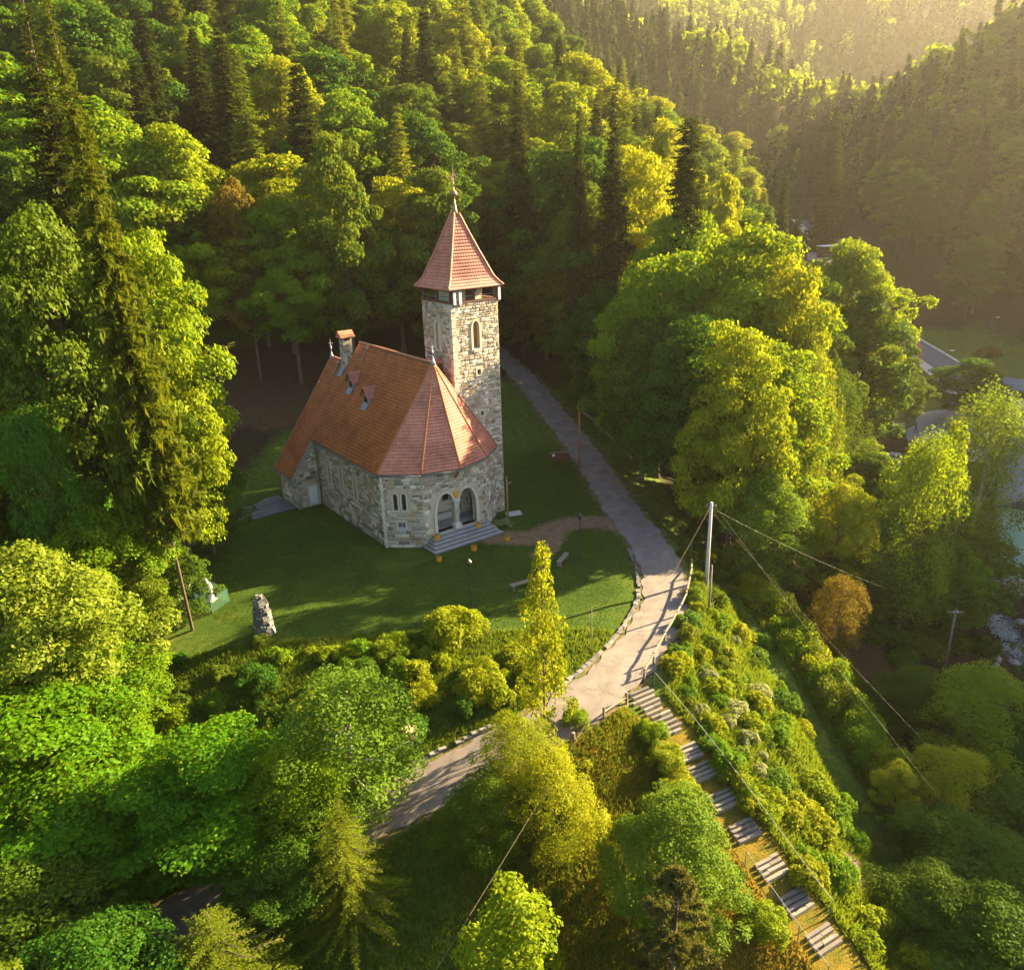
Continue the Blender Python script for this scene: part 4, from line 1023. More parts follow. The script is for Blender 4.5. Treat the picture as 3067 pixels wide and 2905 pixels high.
# right of the church, along the upper road
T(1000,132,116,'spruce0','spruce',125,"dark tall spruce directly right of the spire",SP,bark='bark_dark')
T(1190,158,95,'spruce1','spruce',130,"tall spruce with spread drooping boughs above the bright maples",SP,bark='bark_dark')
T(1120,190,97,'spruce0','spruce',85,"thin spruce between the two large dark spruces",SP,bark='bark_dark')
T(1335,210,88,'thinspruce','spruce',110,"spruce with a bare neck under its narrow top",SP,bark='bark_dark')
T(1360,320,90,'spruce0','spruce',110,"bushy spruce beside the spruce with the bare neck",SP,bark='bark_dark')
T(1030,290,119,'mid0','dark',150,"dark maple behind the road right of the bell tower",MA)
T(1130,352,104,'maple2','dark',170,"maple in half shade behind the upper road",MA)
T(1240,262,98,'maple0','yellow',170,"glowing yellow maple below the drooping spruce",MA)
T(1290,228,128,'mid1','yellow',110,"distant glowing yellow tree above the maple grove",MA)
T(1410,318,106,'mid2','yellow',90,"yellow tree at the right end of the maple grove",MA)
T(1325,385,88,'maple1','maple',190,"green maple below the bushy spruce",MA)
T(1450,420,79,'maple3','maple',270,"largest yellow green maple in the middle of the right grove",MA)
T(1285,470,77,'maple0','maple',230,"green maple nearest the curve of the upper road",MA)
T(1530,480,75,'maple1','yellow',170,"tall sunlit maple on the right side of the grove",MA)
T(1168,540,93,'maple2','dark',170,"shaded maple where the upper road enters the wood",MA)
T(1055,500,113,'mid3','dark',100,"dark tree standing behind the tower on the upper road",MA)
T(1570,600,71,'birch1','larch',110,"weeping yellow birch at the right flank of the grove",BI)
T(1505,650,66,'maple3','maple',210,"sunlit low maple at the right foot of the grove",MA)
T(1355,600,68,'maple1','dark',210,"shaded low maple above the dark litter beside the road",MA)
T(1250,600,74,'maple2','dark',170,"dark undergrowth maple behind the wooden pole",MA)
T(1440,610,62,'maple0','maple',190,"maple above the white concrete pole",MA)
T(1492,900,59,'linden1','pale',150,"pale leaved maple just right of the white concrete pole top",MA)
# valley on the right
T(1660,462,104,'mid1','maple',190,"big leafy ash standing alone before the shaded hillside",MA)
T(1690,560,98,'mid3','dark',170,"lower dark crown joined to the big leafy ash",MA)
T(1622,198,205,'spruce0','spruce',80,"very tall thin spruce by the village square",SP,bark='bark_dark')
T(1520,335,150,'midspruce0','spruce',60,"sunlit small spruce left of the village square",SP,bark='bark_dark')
T(1480,360,145,'midspruce1','larch',60,"light spruce further left of the village square",SP,bark='bark_dark')
T(1547,405,138,'midspruce1','spruce',60,"small black spruce beside the bright square",SP,bark='bark_dark')
T(1590,520,92,'mid2','dark',120,"dark tree between the grove and the big ash",MA)
T(1632,700,84,'birch0','dark',110,"grey green tree below the big ash",BI)
T(1745,680,112,'mid0','dark',100,"dark garden tree covering the red roof",MA)
T(1892,690,116,'mid2','dark',120,"chestnut with white blossom near the valley street",MA)
T(1935,735,73,'birch1','pale',170,"pale golden birch at the right edge over the metal roof",BI,bark='bark_pale')
T(1800,828,63,'birch0','maple',150,"airy green ash in front of the paved yard",BI)
T(1860,800,66,'young1','maple',90,"thin bright sapling behind the airy ash",BI)
T(1635,925,62,'linden1','yellow',140,"golden brown tree top below the boulder wall",LI)
T(1700,1000,63,'birch1','dark',160,"dark tree in the gully under the golden brown top",BI)
T(1790,985,66,'maple1','dark',170,"dark gully tree below the airy ash",MA)
T(1880,1020,67,'maple2','dark',160,"dark gully tree left of the mint green wall",MA)
T(1630,1105,53,'birch0','rust',105,"rusty brown tree behind the trimmed hedge bushes",BI)
T(1775,1300,48,'linden0','dark',120,"round green bush tree beside the wooden wire pole",LI)
T(1905,1290,45,'birch1','maple',190,"loose sunny ash above the stream at the right edge",BI)
T(1860,1465,37,'birch0','yellow',170,"golden birch sapling right of the grassy track",BI)
T(1745,1470,36.5,'young0','yellow',90,"small sunlit sapling in the hedge by the grassy track",BI)
T(1910,1610,31,'maple1','dark',230,"dark bushy tree in the lower right corner",MA)
T(1830,1690,28.5,'linden1','dark',180,"dark rounded bush tree beside the lower end of the track",LI)
T(1965,1500,36,'maple2','dark',170,"dark leafy tree cut by the right edge below the golden birch",MA)
T(1960,1750,26,'maple3','dark',200,"dark foliage at the right end of the bottom edge",MA)

# ------------------------------------------------------------------ woods filled by zone
def near_line(L, x, y, d): return (((L[:, 0]-x)**2 + (L[:, 1]-y)**2).min()) < d*d
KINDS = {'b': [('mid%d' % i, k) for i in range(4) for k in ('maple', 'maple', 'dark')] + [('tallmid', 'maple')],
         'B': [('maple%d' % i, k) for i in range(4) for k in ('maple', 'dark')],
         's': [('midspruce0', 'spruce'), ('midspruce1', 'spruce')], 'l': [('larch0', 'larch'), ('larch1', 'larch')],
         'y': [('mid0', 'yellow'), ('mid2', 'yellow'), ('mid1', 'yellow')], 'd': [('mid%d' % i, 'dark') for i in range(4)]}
NM = {'b': "broadleaf_tree", 'B': "broadleaf_tree", 'd': "broadleaf_tree", 's': SP, 'l': LA, 'y': "broadleaf_tree"}
DESC = {'b': "green broadleaf tree", 'B': "leafy maple", 'd': "dark broadleaf tree", 's': "brownish spruce", 'l': "light green larch", 'y': "golden broadleaf tree"}
def wood(x0, x1, y0, y1, step, mix, hr, where, group, test=None, seed=1):
    rng = np.random.default_rng(seed); n = 0
    for gx in np.arange(x0, x1, step):
        for gy in np.arange(y0, y1, step):
            x = gx + rng.uniform(-.45, .45)*step; y = gy + rng.uniform(-.45, .45)*step
            k = mix[int(rng.integers(len(mix)))]; hh = rng.uniform(*hr); u = rng.integers(1000)
            if test and not test(x, y): continue
            if near_line(ROAD, x, y, 5.5) or near_line(VROAD, x, y, 11): continue
            if any((x-a)**2+(y-b)**2 < (c*.75)**2 for a, b, c in TREEPOS): continue
            z = gz(x, y); q = [proj((x, y, z+hh*f)) for f in (0.25, 1.0)]
            if all(p[0] < -90 or p[0] > 2080 or p[1] < -70 or p[1] > 1980 for p in q): continue
            row = "near the top edge" if q[1][1] < 110 else ("high up" if q[1][1] < 260 else ("halfway up" if q[1][1] < 480 else "low down"))
            cl_ = ["at far left", "left of the nave", "above the nave", "right of the spire", "above the upper road", "above the valley", "at far right"][int(np.clip(q[1][0]/283, 0, 6))]
            size = "tall" if hh > hr[0]+.6*(hr[1]-hr[0]) else ("low" if hh < hr[0]+.3*(hr[1]-hr[0]) else "middling")
            key, lk = KINDS[k][int(u) % len(KINDS[k])]
            if k in 'sl': hh *= 1.18
            tree(key, lk, x, y, hh, None if k in 'sl' else hh*rng.uniform(.23, .32), NM[k], size + " " + DESC[k] + " " + where + ", " + row + " " + cl_, "tree", DESC[k] + "s " + group, 'bark_dark' if k in 'sl' else 'bark'); n += 1
    return n
cnt = {}
TREEPOS += [(36.6, 57, 9), (33, 51, 8), (30, 46, 5)]      # keep the wire pole in view
def hill_edge(x, y): return y > 103 + max(0, (x+12))*.25 + (0 if x > -48 else -(x+48)*-.75)
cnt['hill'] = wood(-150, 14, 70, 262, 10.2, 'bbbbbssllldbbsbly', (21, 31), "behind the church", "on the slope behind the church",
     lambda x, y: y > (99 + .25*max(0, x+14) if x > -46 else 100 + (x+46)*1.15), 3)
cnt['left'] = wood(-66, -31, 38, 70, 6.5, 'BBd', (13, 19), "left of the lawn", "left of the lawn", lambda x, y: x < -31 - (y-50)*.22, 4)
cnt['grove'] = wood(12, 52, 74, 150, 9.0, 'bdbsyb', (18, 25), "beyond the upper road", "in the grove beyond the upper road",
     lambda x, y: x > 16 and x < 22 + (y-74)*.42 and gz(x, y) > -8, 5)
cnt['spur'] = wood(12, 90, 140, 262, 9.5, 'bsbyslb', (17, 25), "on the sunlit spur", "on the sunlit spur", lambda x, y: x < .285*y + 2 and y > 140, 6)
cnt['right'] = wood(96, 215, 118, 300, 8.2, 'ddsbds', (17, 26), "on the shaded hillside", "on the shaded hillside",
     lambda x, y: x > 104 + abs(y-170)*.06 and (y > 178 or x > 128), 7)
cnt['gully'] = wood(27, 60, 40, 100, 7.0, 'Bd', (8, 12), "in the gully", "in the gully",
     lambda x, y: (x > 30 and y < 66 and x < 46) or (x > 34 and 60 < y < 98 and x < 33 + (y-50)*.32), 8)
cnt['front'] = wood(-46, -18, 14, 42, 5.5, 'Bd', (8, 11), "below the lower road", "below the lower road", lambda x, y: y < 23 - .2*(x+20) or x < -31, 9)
print("WOODS", cnt)

# far woods beyond the spur: one mass
def far_wood():
    rng = np.random.default_rng(77); Vs, vals = [], []
    def far_tree(kind, n):
        if kind == 's':
            t = rng.random(n)**.8; a = rng.random(n)*6.28; rr = (1-t)*.17*np.sqrt(rng.uniform(.3, 1, n))+.01
            C = np.stack([np.cos(a)*rr, np.sin(a)*rr, .12+.88*t], 1); Nn = np.stack([np.cos(a)*.7, np.sin(a)*.7, np.full(n, .7)], 1) + rng.normal(size=(n, 3))*.35
            return leaves(C, Nn, .17*(1.15-.6*t), .115*(1.15-.6*t), rng, np.stack([np.cos(a), np.sin(a), -.8+0*a], 1))
        d = unit(rng.normal(size=(n, 3))+[0, 0, .25]); lob = 1+.3*np.sin(d[:, 0]*5+rng.random()*6)*np.sin(d[:, 1]*4+rng.random()*6)
        C = d*lob[:, None]*np.array([.25, .25, .38])*rng.uniform(.7, 1, n)[:, None]+[0, 0, .58]
        return leaves(C, d+rng.normal(size=(n, 3))*.5, .14, .11, rng)
    lib = {k: [far_tree(k, 120) for _ in range(5)] for k in 'sb'}
    res = {'s': [], 'b': []}; total = 0
    for y in np.arange(262, 985, 8.0):
        st = 8.0 if y < 520 else 13.0
        if y > 520 and int(y/8) % 2: continue
        for x in np.arange(-.75*y-20, .75*y+40, st):
            xx, yy = x+rng.uniform(-.45, .45)*st, y+rng.uniform(-.45, .45)*st
            z = None
            if near_line(VROAD, xx, yy, 9): continue
            res_k = 's' if (math.sin(xx*.021+1)+math.cos(yy*.017+xx*.008)+rng.normal()*.6) > -.35 else 'b'
            res[res_k].append((xx, yy))
    for k in 'sb':
        A = np.array(res[k]); Z = terrain(A[:, 0], A[:, 1]); V = []; vv = []
        for (x, y), z in zip(A, Z):
            h = rng.uniform(15, 25)*(1 if k == 's' else .85)
            u, v = proj((x, y, z+h)); 
            if u < -40 or u > 2030 or v < -60 or v > 700: continue
            if y > 520: h *= 1.25
            L_ = lib[k][int(rng.integers(5))]; a = rng.random()*6.28; c, s = math.cos(a), math.sin(a)
            w = h*(1.0 if k == 's' else rng.uniform(.9, 1.3))
            V.append(np.stack([(L_[:, 0]*c-L_[:, 1]*s)*w+x, (L_[:, 0]*s+L_[:, 1]*c)*w+y, L_[:, 2]*h+z-.3], 1)); vv.append(np.full(120, rng.random()*.75)+rng.random(120)*.25)
        if not V: continue
        V = np.concatenate(V); vv = np.concatenate(vv)
        o = link("far_forest", crown_mesh("far_forest", V, rng, vv), LM['spruce' if k == 's' else 'maple'])
        tag(o, {"s": "dense dark conifer forest covering the far hillsides", "b": "paler broadleaf woods scattered over the far hillsides"}[k], "forest", kind="stuff")
        print("FAR", k, len(V)//480)
far_wood()

# ------------------------------------------------------------------ shrubs and hedges
def bush(key, lk, x, y, h, r, label, group=None, name="shrub"):
    return tree(key, lk, x, y, h, r, name, label, "shrub", group, 'bark', parts=("stem", "foliage"))
rng = np.random.default_rng(31)
def Bp(px, py, lk, w, label, key='bushbig', hf=1.3, name="shrub"):
    P = hit(px, py); dist = np.linalg.norm(P-CP); r = w*D2S/2/FPX*dist
    return bush(key, lk, P[0], P[1], r*hf, r, label, None, name)
TT = np.gradient(TRACK[:, :2], axis=0); TT /= np.linalg.norm(TT, axis=1)[:, None]
hedge_names = ["topmost", "second", "third", "fourth", "fifth", "sixth", "seventh", "eighth", "ninth", "tenth", "eleventh", "twelfth", "thirteenth", "fourteenth", "fifteenth", "sixteenth", "seventeenth", "eighteenth", "nineteenth", "twentieth"]
for i in range(20):
    k = min(len(TRACK)-1, int(i*3.0)); up = TRACK[k, 1] > 37.5
    off = (2.9 if up else 2.1) + rng.uniform(-.3, .4); lk = ['maple', 'maple', 'yellow', 'maple', 'larch'][i % 5]
    x, y = TRACK[k, 0] - TT[k, 1]*off, TRACK[k, 1] + TT[k, 0]*off
    h_ = rng.uniform(3.2, 4.6) if up else rng.uniform(1.3, 2.2)
    bush('bushbig', lk, x, y, h_, rng.uniform(1.7, 2.2) if up else rng.uniform(1.0, 1.4), hedge_names[i] + " bush counted down the hedge beside the grassy track", "hedge bushes beside the track", "hedge_bush")
for a in [(1260,1430,'maple',70,"shrub left of the topmost flight of steps"), (1290,1480,'maple',80,"shrub beside the second flight of steps"), (1315,1535,'yellow',80,"shrub beside the third flight of steps"),
          (1480,1800,'maple',90,"dark based shrub left of the lowest flights of steps"), (1420,1700,'dark',40,"small shrub on a landing of the steps"),
          (880,1235,'maple',130,"dense shrub at the front rim of the lawn"), (760,1270,'maple',90,"leafy shrub on the bank below the lawn"), (690,1320,'dark',100,"dark shrub on the bank above the pale birch"),
          (420,1370,'maple',60,"small lit shrub above the broad maple"), (500,1330,'dark',90,"dark shrub on the slope below the stone shrine"), (300,1410,'dark',50,"small bush right of the cut stump"),
          (820,1360,'yellow',80,"yellow green shrub behind the sawn stump by the road"), (930,1330,'maple',110,"rounded shrub near the lower road verge"), (600,1390,'yellow',90,"sunlit shrub left of the pale birch top"),
          (1115,1400,'maple',60,"low shrub on the verge by the top of the steps"), (505,1245,'dark',40,"clipped little bush at the foot of the stone shrine"), (1030,1310,'yellow',70,"yellow shrub at the foot of the slender ash")]:
    Bp(*a)
# the sunny slope between the steps and the track
def slope_ok(px, py):
    e0 = 1335 + (py-1080)*0 if py < 1080 else 1330 + (1290-py)*-.0
    left = np.interp(py, [1060, 1150, 1290, 1345, 1490, 1680, 1830, 1876], [1355, 1350, 1300, 1320, 1400, 1550, 1680, 1715]); right = np.interp(py, [1060, 1290, 1500, 1760, 1876], [1420, 1490, 1600, 1770, 1850])
    return left+8, right-12
n = 0
for py in np.arange(1075, 1870, 22):
    l, r_ = slope_ok(0, py)
    for px in np.arange(l, r_, 44):
        x, y = px+rng.uniform(-16, 16), py+rng.uniform(-9, 9)
        lk = rng.choice(['maple', 'maple', 'yellow', 'maple', 'larch', 'pale', 'flower']) if y < 1640 else rng.choice(['maple', 'yellow', 'maple'])  # last upper kind mixes cream leaves among green ones at random
        if y > 1600 and rng.random() < .55: continue
        if abs(x-1660) < 38 and abs(y-1690) < 42: continue
        P = hit(x, y); s = rng.uniform(.4, 1.0)
        where = "upper" if y < 1330 else ("middle" if y < 1560 else "lower")
        nm = {'maple': "green", 'yellow': "yellow green", 'pale': "pale leaved", 'flower': "cream flowered", 'larch': "fresh green"}[lk]
        bush('shrub%d' % rng.integers(4), lk, P[0], P[1], 1.5*s, 1.15*s, {0: "large ", 1: "small "}[int(s < .7)] + nm + " shrub on the " + where + " sunny slope " + ("near the steps" if x < l+(r_-l)*.34 else ("near the track" if x > l+(r_-l)*.67 else "between steps and track")), nm + " shrubs on the " + where + " slope"); n += 1
for px, py in [(rng.uniform(250, 1000), rng.uniform(1255, 1450)) for _ in range(70)]:
    P = hit(px, py)
    if near_line(ROAD, P[0], P[1], 2.8): continue
    lk = rng.choice(['maple', 'maple', 'yellow', 'dark'] if px > 520 else ['dark', 'dark', 'maple']); s = rng.uniform(.35, .95)
    nm = {'maple': "green", 'yellow': "yellow green", 'dark': "dark green"}[lk]; side = "left" if px < 520 else "middle"
    bush('shrub%d' % rng.integers(4), lk, P[0], P[1], 1.5*s, 1.2*s, {0: "large ", 1: "small "}[int(s < .65)] + nm + " shrub on the bank below the lawn, " + side + " stretch, " + ("near the lawn" if py < 1320 else ("midway down" if py < 1390 else "near the road")), nm + " shrubs on the bank, " + side); n += 1
for px, py in [(rng.uniform(1320, 1440), rng.uniform(1000, 1080)) for _ in range(10)]:
    P = hit(px, py); s = rng.uniform(.6, 1.2)
    bush('shrub%d' % rng.integers(4), 'dark', P[0], P[1], 1.4*s, 1.2*s, "dark shrub in the shade around the white concrete pole", "dark shrubs around the white pole"); n += 1
for i in range(34):
    x, y = rng.uniform(28, 45), rng.uniform(42, 66)
    if math.hypot(x-36.6, y-57) < 2.2: continue
    s = rng.uniform(.8, 1.7); u = proj((x, y, gz(x, y)+1))
    if u[0] > 2000: continue
    bush('shrub%d' % rng.integers(4), 'dark', x, y, 1.5*s, 1.3*s, ("large" if s > 1.25 else "small") + " dark shrub on the gully floor, " + ("left" if u[0] < 1830 else "right") + " of the wire pole, " + ("beyond it" if y > 57 else "nearer than it"), "dark shrubs on the gully floor"); n += 1
print("SHRUBS", n)

# ------------------------------------------------------------------ grass, as uncountable stuff
def grass(name, pts, hgt, label, lk='grass', wid=.05):
    n = len(pts); Z = terrain(pts[:, 0], pts[:, 1]); rg = np.random.default_rng(len(pts))
    h = hgt*rg.uniform(.45, 1.3, n); a = rg.random(n)*6.28; w = wid*rg.uniform(.7, 1.4, n); le = rg.normal(size=(n, 2))*.35*h[:, None]
    b = np.stack([pts[:, 0], pts[:, 1], Z-.02], 1); dx = np.stack([np.cos(a)*w, np.sin(a)*w, 0*a], 1)
    V = np.stack([b-dx, b+dx, b+np.stack([le[:, 0], le[:, 1], h], 1)], 1).reshape(-1, 3)
    patch = .5+.3*np.sin(pts[:, 0]*.9+np.cos(pts[:, 1]*.7)*2)*np.cos(pts[:, 1]*.8)
    o = link(name, fast_mesh(name, V, np.arange(n*3).reshape(-1, 3), False, {"v": np.repeat(np.clip(patch+rg.normal(size=n)*.22, 0, 1), 3)}), LM[lk])
    return tag(o, label, "grass", kind="stuff")
def scatter(n, x0, x1, y0, y1, test, seed):
    rg = np.random.default_rng(seed); p = np.stack([rg.uniform(x0, x1, n), rg.uniform(y0, y1, n)], 1); return p[test(p[:, 0], p[:, 1])]
def off_lines(x, y, r=2.0, st=1.2):
    return (line_dist(ROAD, x, y) > r) & (line_dist(STAIR, x, y) > st)
grass("tall_grass", scatter(150000, 7, 27, 22, 60, lambda x, y: off_lines(x, y) & (x > np.interp(y, [22, 38, 46, 60], [14.5, 8.2, 12.6, 14])) & (line_dist(TRACK, x, y) > .9), 1), .42, "tall sunlit grass and weeds between the steps and the track", wid=.045)
grass("bank_grass", scatter(120000, -32, 8, 24, 46, lambda x, y: off_lines(x, y) & (y < 45.5 - .05*np.abs(x+8)), 2), .32, "rough grass on the bank below the lawn", wid=.04)
LM['dry'] = leaf_material('blade_dry', (.12, .115, .012), (.30, .19, .025), (.36, .25, .02), .03, .35, 0)
grass("dry_grass", scatter(60000, 0, 15, 18, 37, lambda x, y: off_lines(x, y, 1.9, 1.15) & (x < np.interp(y, [18, 38], [16, 8])), 3), .22, "dry yellowish grass left of the steps", 'dry', .035)
def lawn_test(x, y):
    inch = (np.hypot((x+8)/19, (y-60.5)/16.5) < 1) | ((x > 0) & (x < 9) & (y > 42) & (y < 82))
    cx_, cy_ = x-CH0[0], y-CH0[1]; p = cx_*math.cos(CHA)+cy_*math.sin(CHA); q = -cx_*math.sin(CHA)+cy_*math.cos(CHA)
    return inch & off_lines(x, y, 1.8) & ~((p > -12.5) & (p < 2.6) & (q > -7) & (q < 15)) & (line_dist(dirtL, x, y) > 1.1) & (line_dist(dirtM, x, y) > .7)
LM['lawn'] = leaf_material('blade_lawn', (.024, .058, .007), (.058, .11, .010), (.13, .18, .010), .02, .35, 0)
grass("lawn_grass", scatter(190000, -28, 10, 43, 84, lawn_test, 4), .085, "short mown grass of the church lawn", 'lawn', .03)
# ------------------------------------------------------------------ helpers for things standing on the ground
def height_to(P, py):
    """height above P whose top shows at view row py"""
    lo, hi = 0.0, 60.0
    for _ in range(40):
        m = (lo+hi)/2
        if proj((P[0], P[1], P[2]+m))[1] > py: lo = m
        else: hi = m
    return lo
def sag(a, b, s, n=24):
    a = np.array(a, float); b = np.array(b, float); t = np.linspace(0, 1, n)[:, None]
    p = a+(b-a)*t; p[:, 2] -= (4*s*t*(1-t))[:, 0]; return p
# lamp posts on the lawn
for px, py, top, lab in ((912,1185,1085,"black lamp post in the middle of the lawn"), (1122,1085,995,"black lamp post on the lawn near the road")):
    P = hit(px, py); h = height_to(P, top)
    e = thing("lamp_post", lab, "lamp post", P, 0, "lamp posts on the lawn")
    part("pole", MB().lathe([(.09,-.1),(.09,.25),(.055,.4),(.045,h-.5),(.06,h-.42)], 10), M['black_metal'], e, True)
    l_ = part("lantern", MB().lathe([(.07,h-.45),(.16,h-.3),(.19,h-.08)], 8), M['glass'], e)
    part("lantern_cap", MB().lathe([(.23,h-.08),(.2,h-.02),(.06,h+.12),(.02,h+.2)], 8), M['black_metal'], l_)
def wpole(px, py, top, lab, r=.11, mat='brown_wood', name="wooden_pole", ins=True):
    P = hit(px, py); h = height_to(P, top); e = thing(name, lab, "pole", P)
    part("shaft", MB().tube([(0,0,-.5), (0,0,h)], [r*1.15, r*.85], 10), M[mat], e, True)
    if ins:
        for s in (-1, 1): part("insulator", MB().lathe([(.03,0),(.06,.05),(.06,.12),(.03,.16)], 8, (s*(r+.06), 0, h-.35)).bar((0,0,h-.35), (s*(r+.06),0,h-.35), .03), M['white_metal'], e)
    return P, h, e
wpole(1121, 905, 782, "tall brown wooden pole beside the notice board")
wpole(1371, 1187, 1094, "short wooden pole below the white concrete pole", .08, 'old_wood', ins=False)
wpole(1144, 1260, 1173, "thin bare pole on the lawn by the road bend", .035, 'old_wood', ins=False)
PW, hW, eW = wpole(1366, 1137, 972, "white concrete utility pole on the slope above the track", .13, 'concrete', "utility_pole", False)
for s in (-1, 1): part("insulator", MB().lathe([(.03,0),(.06,.05),(.06,.14),(.03,.18)], 8, (s*.3, 0, hW-.35)).bar((0,0,hW-.3), (s*.3,0,hW-.3), .04), M['grey_metal'], eW)
PR_, hR, eR = wpole(1828, 1292, 1178, "wooden wire pole standing above the stream", .10, 'old_wood', "wooden_pole")
part("crossarm", MB().bar((-.7,0,hR-.3), (.7,0,hR-.3), .09), M['old_wood'], eR)
def wire(name, a, b, s, lab, r=.012, mat='grey_metal'):
    o = link(name, MB().tube(sag(a, b, s, 30), r, 5).mesh(name, True), M[mat]); return tag(o, lab, "wire")
topW = PW + np.array([0, 0, hW-.2])
def far_pt(px, py, Y):
    d = ray(px*D2S, py*D2S); return CP + d*(Y/d[1])
wire("cable", topW, far_pt(800, 1945, 19), .5, "pale cable running from the white pole down over the road", .006, 'old_wood')
wire("cable", topW+(.3,0,-.1), far_pt(2060, 1840, 27), .4, "nearer of the two cables following the track", .006, 'black_metal')
wire("cable", topW+(-.3,0,-.1), far_pt(2090, 1740, 30), .4, "farther of the two cables following the track", .006, 'black_metal')
wire("cable", topW+(0,0,-.2), PR_+np.array([0,0,hR-.3]), .6, "cable crossing the gully to the wire pole above the stream", .007, 'black_metal')
wire("cable", PR_+np.array([0,0,hR-.3]), far_pt(2060, 1215, 62), .5, "cable leaving the wire pole towards the right edge", .022, 'copper')
# notice board
P = onplane(1083, 907, .05); e = thing("notice_board", "brown roofed notice board on posts beside the upper road", "notice board", (P[0], P[1], gz(P[0], P[1])), .05)
for s in (-.85, .85): part("post", MB().box((s-.05,-.05,-.3), (s+.05,.05,1.75)), M['dark_wood'], e)
part("panel", MB().box((-.98,-.04,.75), (.98,.04,1.65)), M['dark_wood'], e)
part("roof_board", MB().obox((0,0,1.72), (1.05,0,0), (0,.3,-.06), (0,.005,.025)), M['old_wood'], e)
part("paper", MB().box((-.8,-.05,1.3), (-.5,-.041,1.55)), M['paint_white'], e)
# post with a short arm, and the stone slab beside it
P = np.array(lw(1.5, -5.0)); P[2] = 0
P = onplane(983, 1012, 0); h = height_to(P, 922)
e = thing("wooden_post", "orange brown wooden post with a short arm at the tower corner", "post", P)
part("shaft", MB().tube([(0,0,-.3), (0,0,h)], [.085, .075], 8), M['brown_wood'], e, True)
part("arm", MB().bar((0,0,h-.75), (.42,-.05,h-.45), .09), M['old_wood'], e)
part("board", MB().box((-.05,-.13,.9), (.05,-.08,1.7)), M['brown_wood'], e)
P = onplane(993, 994, .02); tag(link("stone_slab", MB().add([(-.8,-.4,-.05),(.7,-.5,-.05),(.85,.4,-.05),(-.6,.5,-.05),(-.78,-.38,.07),(.68,-.47,.07),(.82,.38,.07),(-.58,.47,.07)], [(4,5,6,7),(0,1,5,4),(1,2,6,5),(2,3,7,6),(3,0,4,7)]).mesh("stone_slab"), M['concrete'], None, P, .4), "flat pale stone slab on the grass by the tower corner", "slab")
# planters
def planter(P, lab, plants=True):
    e = thing("planter", lab, "planter", P, random.random(), "orange flower tubs at the porch steps")
    part("tub", MB().lathe([(.19,0),(.235,.03),(.25,.40),(.235,.42),(.2,.42),(.195,.33)], 6), M['orange'], e)
    part("soil", MB().lathe([(.19,.30),(.18,.345)], 6), M['soil'], e)
    rg = np.random.default_rng(int(abs(P[0]*100))); n = 26
    if plants:
        C = np.stack([rg.normal(size=n)*.1, rg.normal(size=n)*.1, rg.uniform(.36, .5, n)], 1)
        tag(link("flowers", crown_mesh("flowers", leaves(C, rg.normal(size=(n, 3))+[0, 0, 1], .09, .07, rg), rg), LM['yellow'], e), kind="stuff")
for (px, py, z, lab) in ((845.6,1043,FP,"orange tub on the left end of the porch floor"), (925.5,1020,FP,"orange tub on the right end of the porch floor"),
        (981.6,1046,0,"orange tub right of the steps"), (917,1065,0,"orange tub before the middle of the steps"), (849.4,1086,0,"orange tub at the left foot of the steps")):
    planter(onplane(px, py, z), lab)
P = onplane(972, 1017, 0); bush('weed', 'flower', P[0], P[1], .7, 1.0, "low white flowering plant at the tower corner", None, "flowering_plant")
P = hit(432, 935); bush('shrub1', 'yellow', P[0], P[1], 1.6, 1.3, "yellow broom bush at the far left rim of the lawn", None, "broom_bush")
# benches
for px, py, lab, rz in ((1089,1088,"grey plank bench beside the lamp post near the road",1.15), (1010,1137,"grey plank bench beside the slender ash",.5)):
    P = hit(px, py); e = thing("bench", lab, "bench", P, rz, "benches on the lawn")
    for k in range(2): part("seat_plank", MB().box((-.95,-.2+k*.21,.42), (.95,-.01+k*.21,.47)), M['old_wood'], e)
    for s in (-.75, .75): part("leg", MB().box((s-.05,-.16,-.1), (s+.05,.2,.42)), M['old_wood'], e)
# log fence on the outer side of the bend
fp = [hit(*q) for q in ((1337,1068),(1337,1118),(1327,1168),(1309,1205),(1286,1245),(1264,1286),(1246,1318))]
e = thing("log_fence", "weathered log fence along the outer edge of the road bend", "fence", fp[3])
for i, q in enumerate(fp):
    q = q-fp[3]; part("post", MB().tube([q+(0,0,-.4), q+(0,0,.95)], [.075, .07], 7), M['old_wood'], e)
    if i: 
        a, b = fp[i-1]-fp[3]+(0,0,.82), q+(0,0,.84); part("rail", MB().tube([a, (a+b)/2+(0,0,-.05), b], [.06, .07, .06], 7), M['old_wood'], e)
for pts, lab in ((((1168,1390),(1212,1362)), "short log rail left of the top of the steps"),):
    q = [hit(*p) for p in pts]; e = thing("log_rail", lab, "fence", q[0])
    for p in q: part("post", MB().tube([p-q[0]+(0,0,-.3), p-q[0]+(0,0,.8)], .08, 7), M['old_wood'], e)
    part("rail", MB().tube([(0,0,.45), q[1]-q[0]+(0,0,.5)], .06, 7), M['old_wood'], e)
P = hit(1109, 1432); tag(link("wooden_stump_post", MB().lathe([(.11,-.3),(.1,.5),(.02,.52)], 8).mesh("stump_post"), M['old_wood'], None, P), "stubby wooden post on the verge below the road", "post")
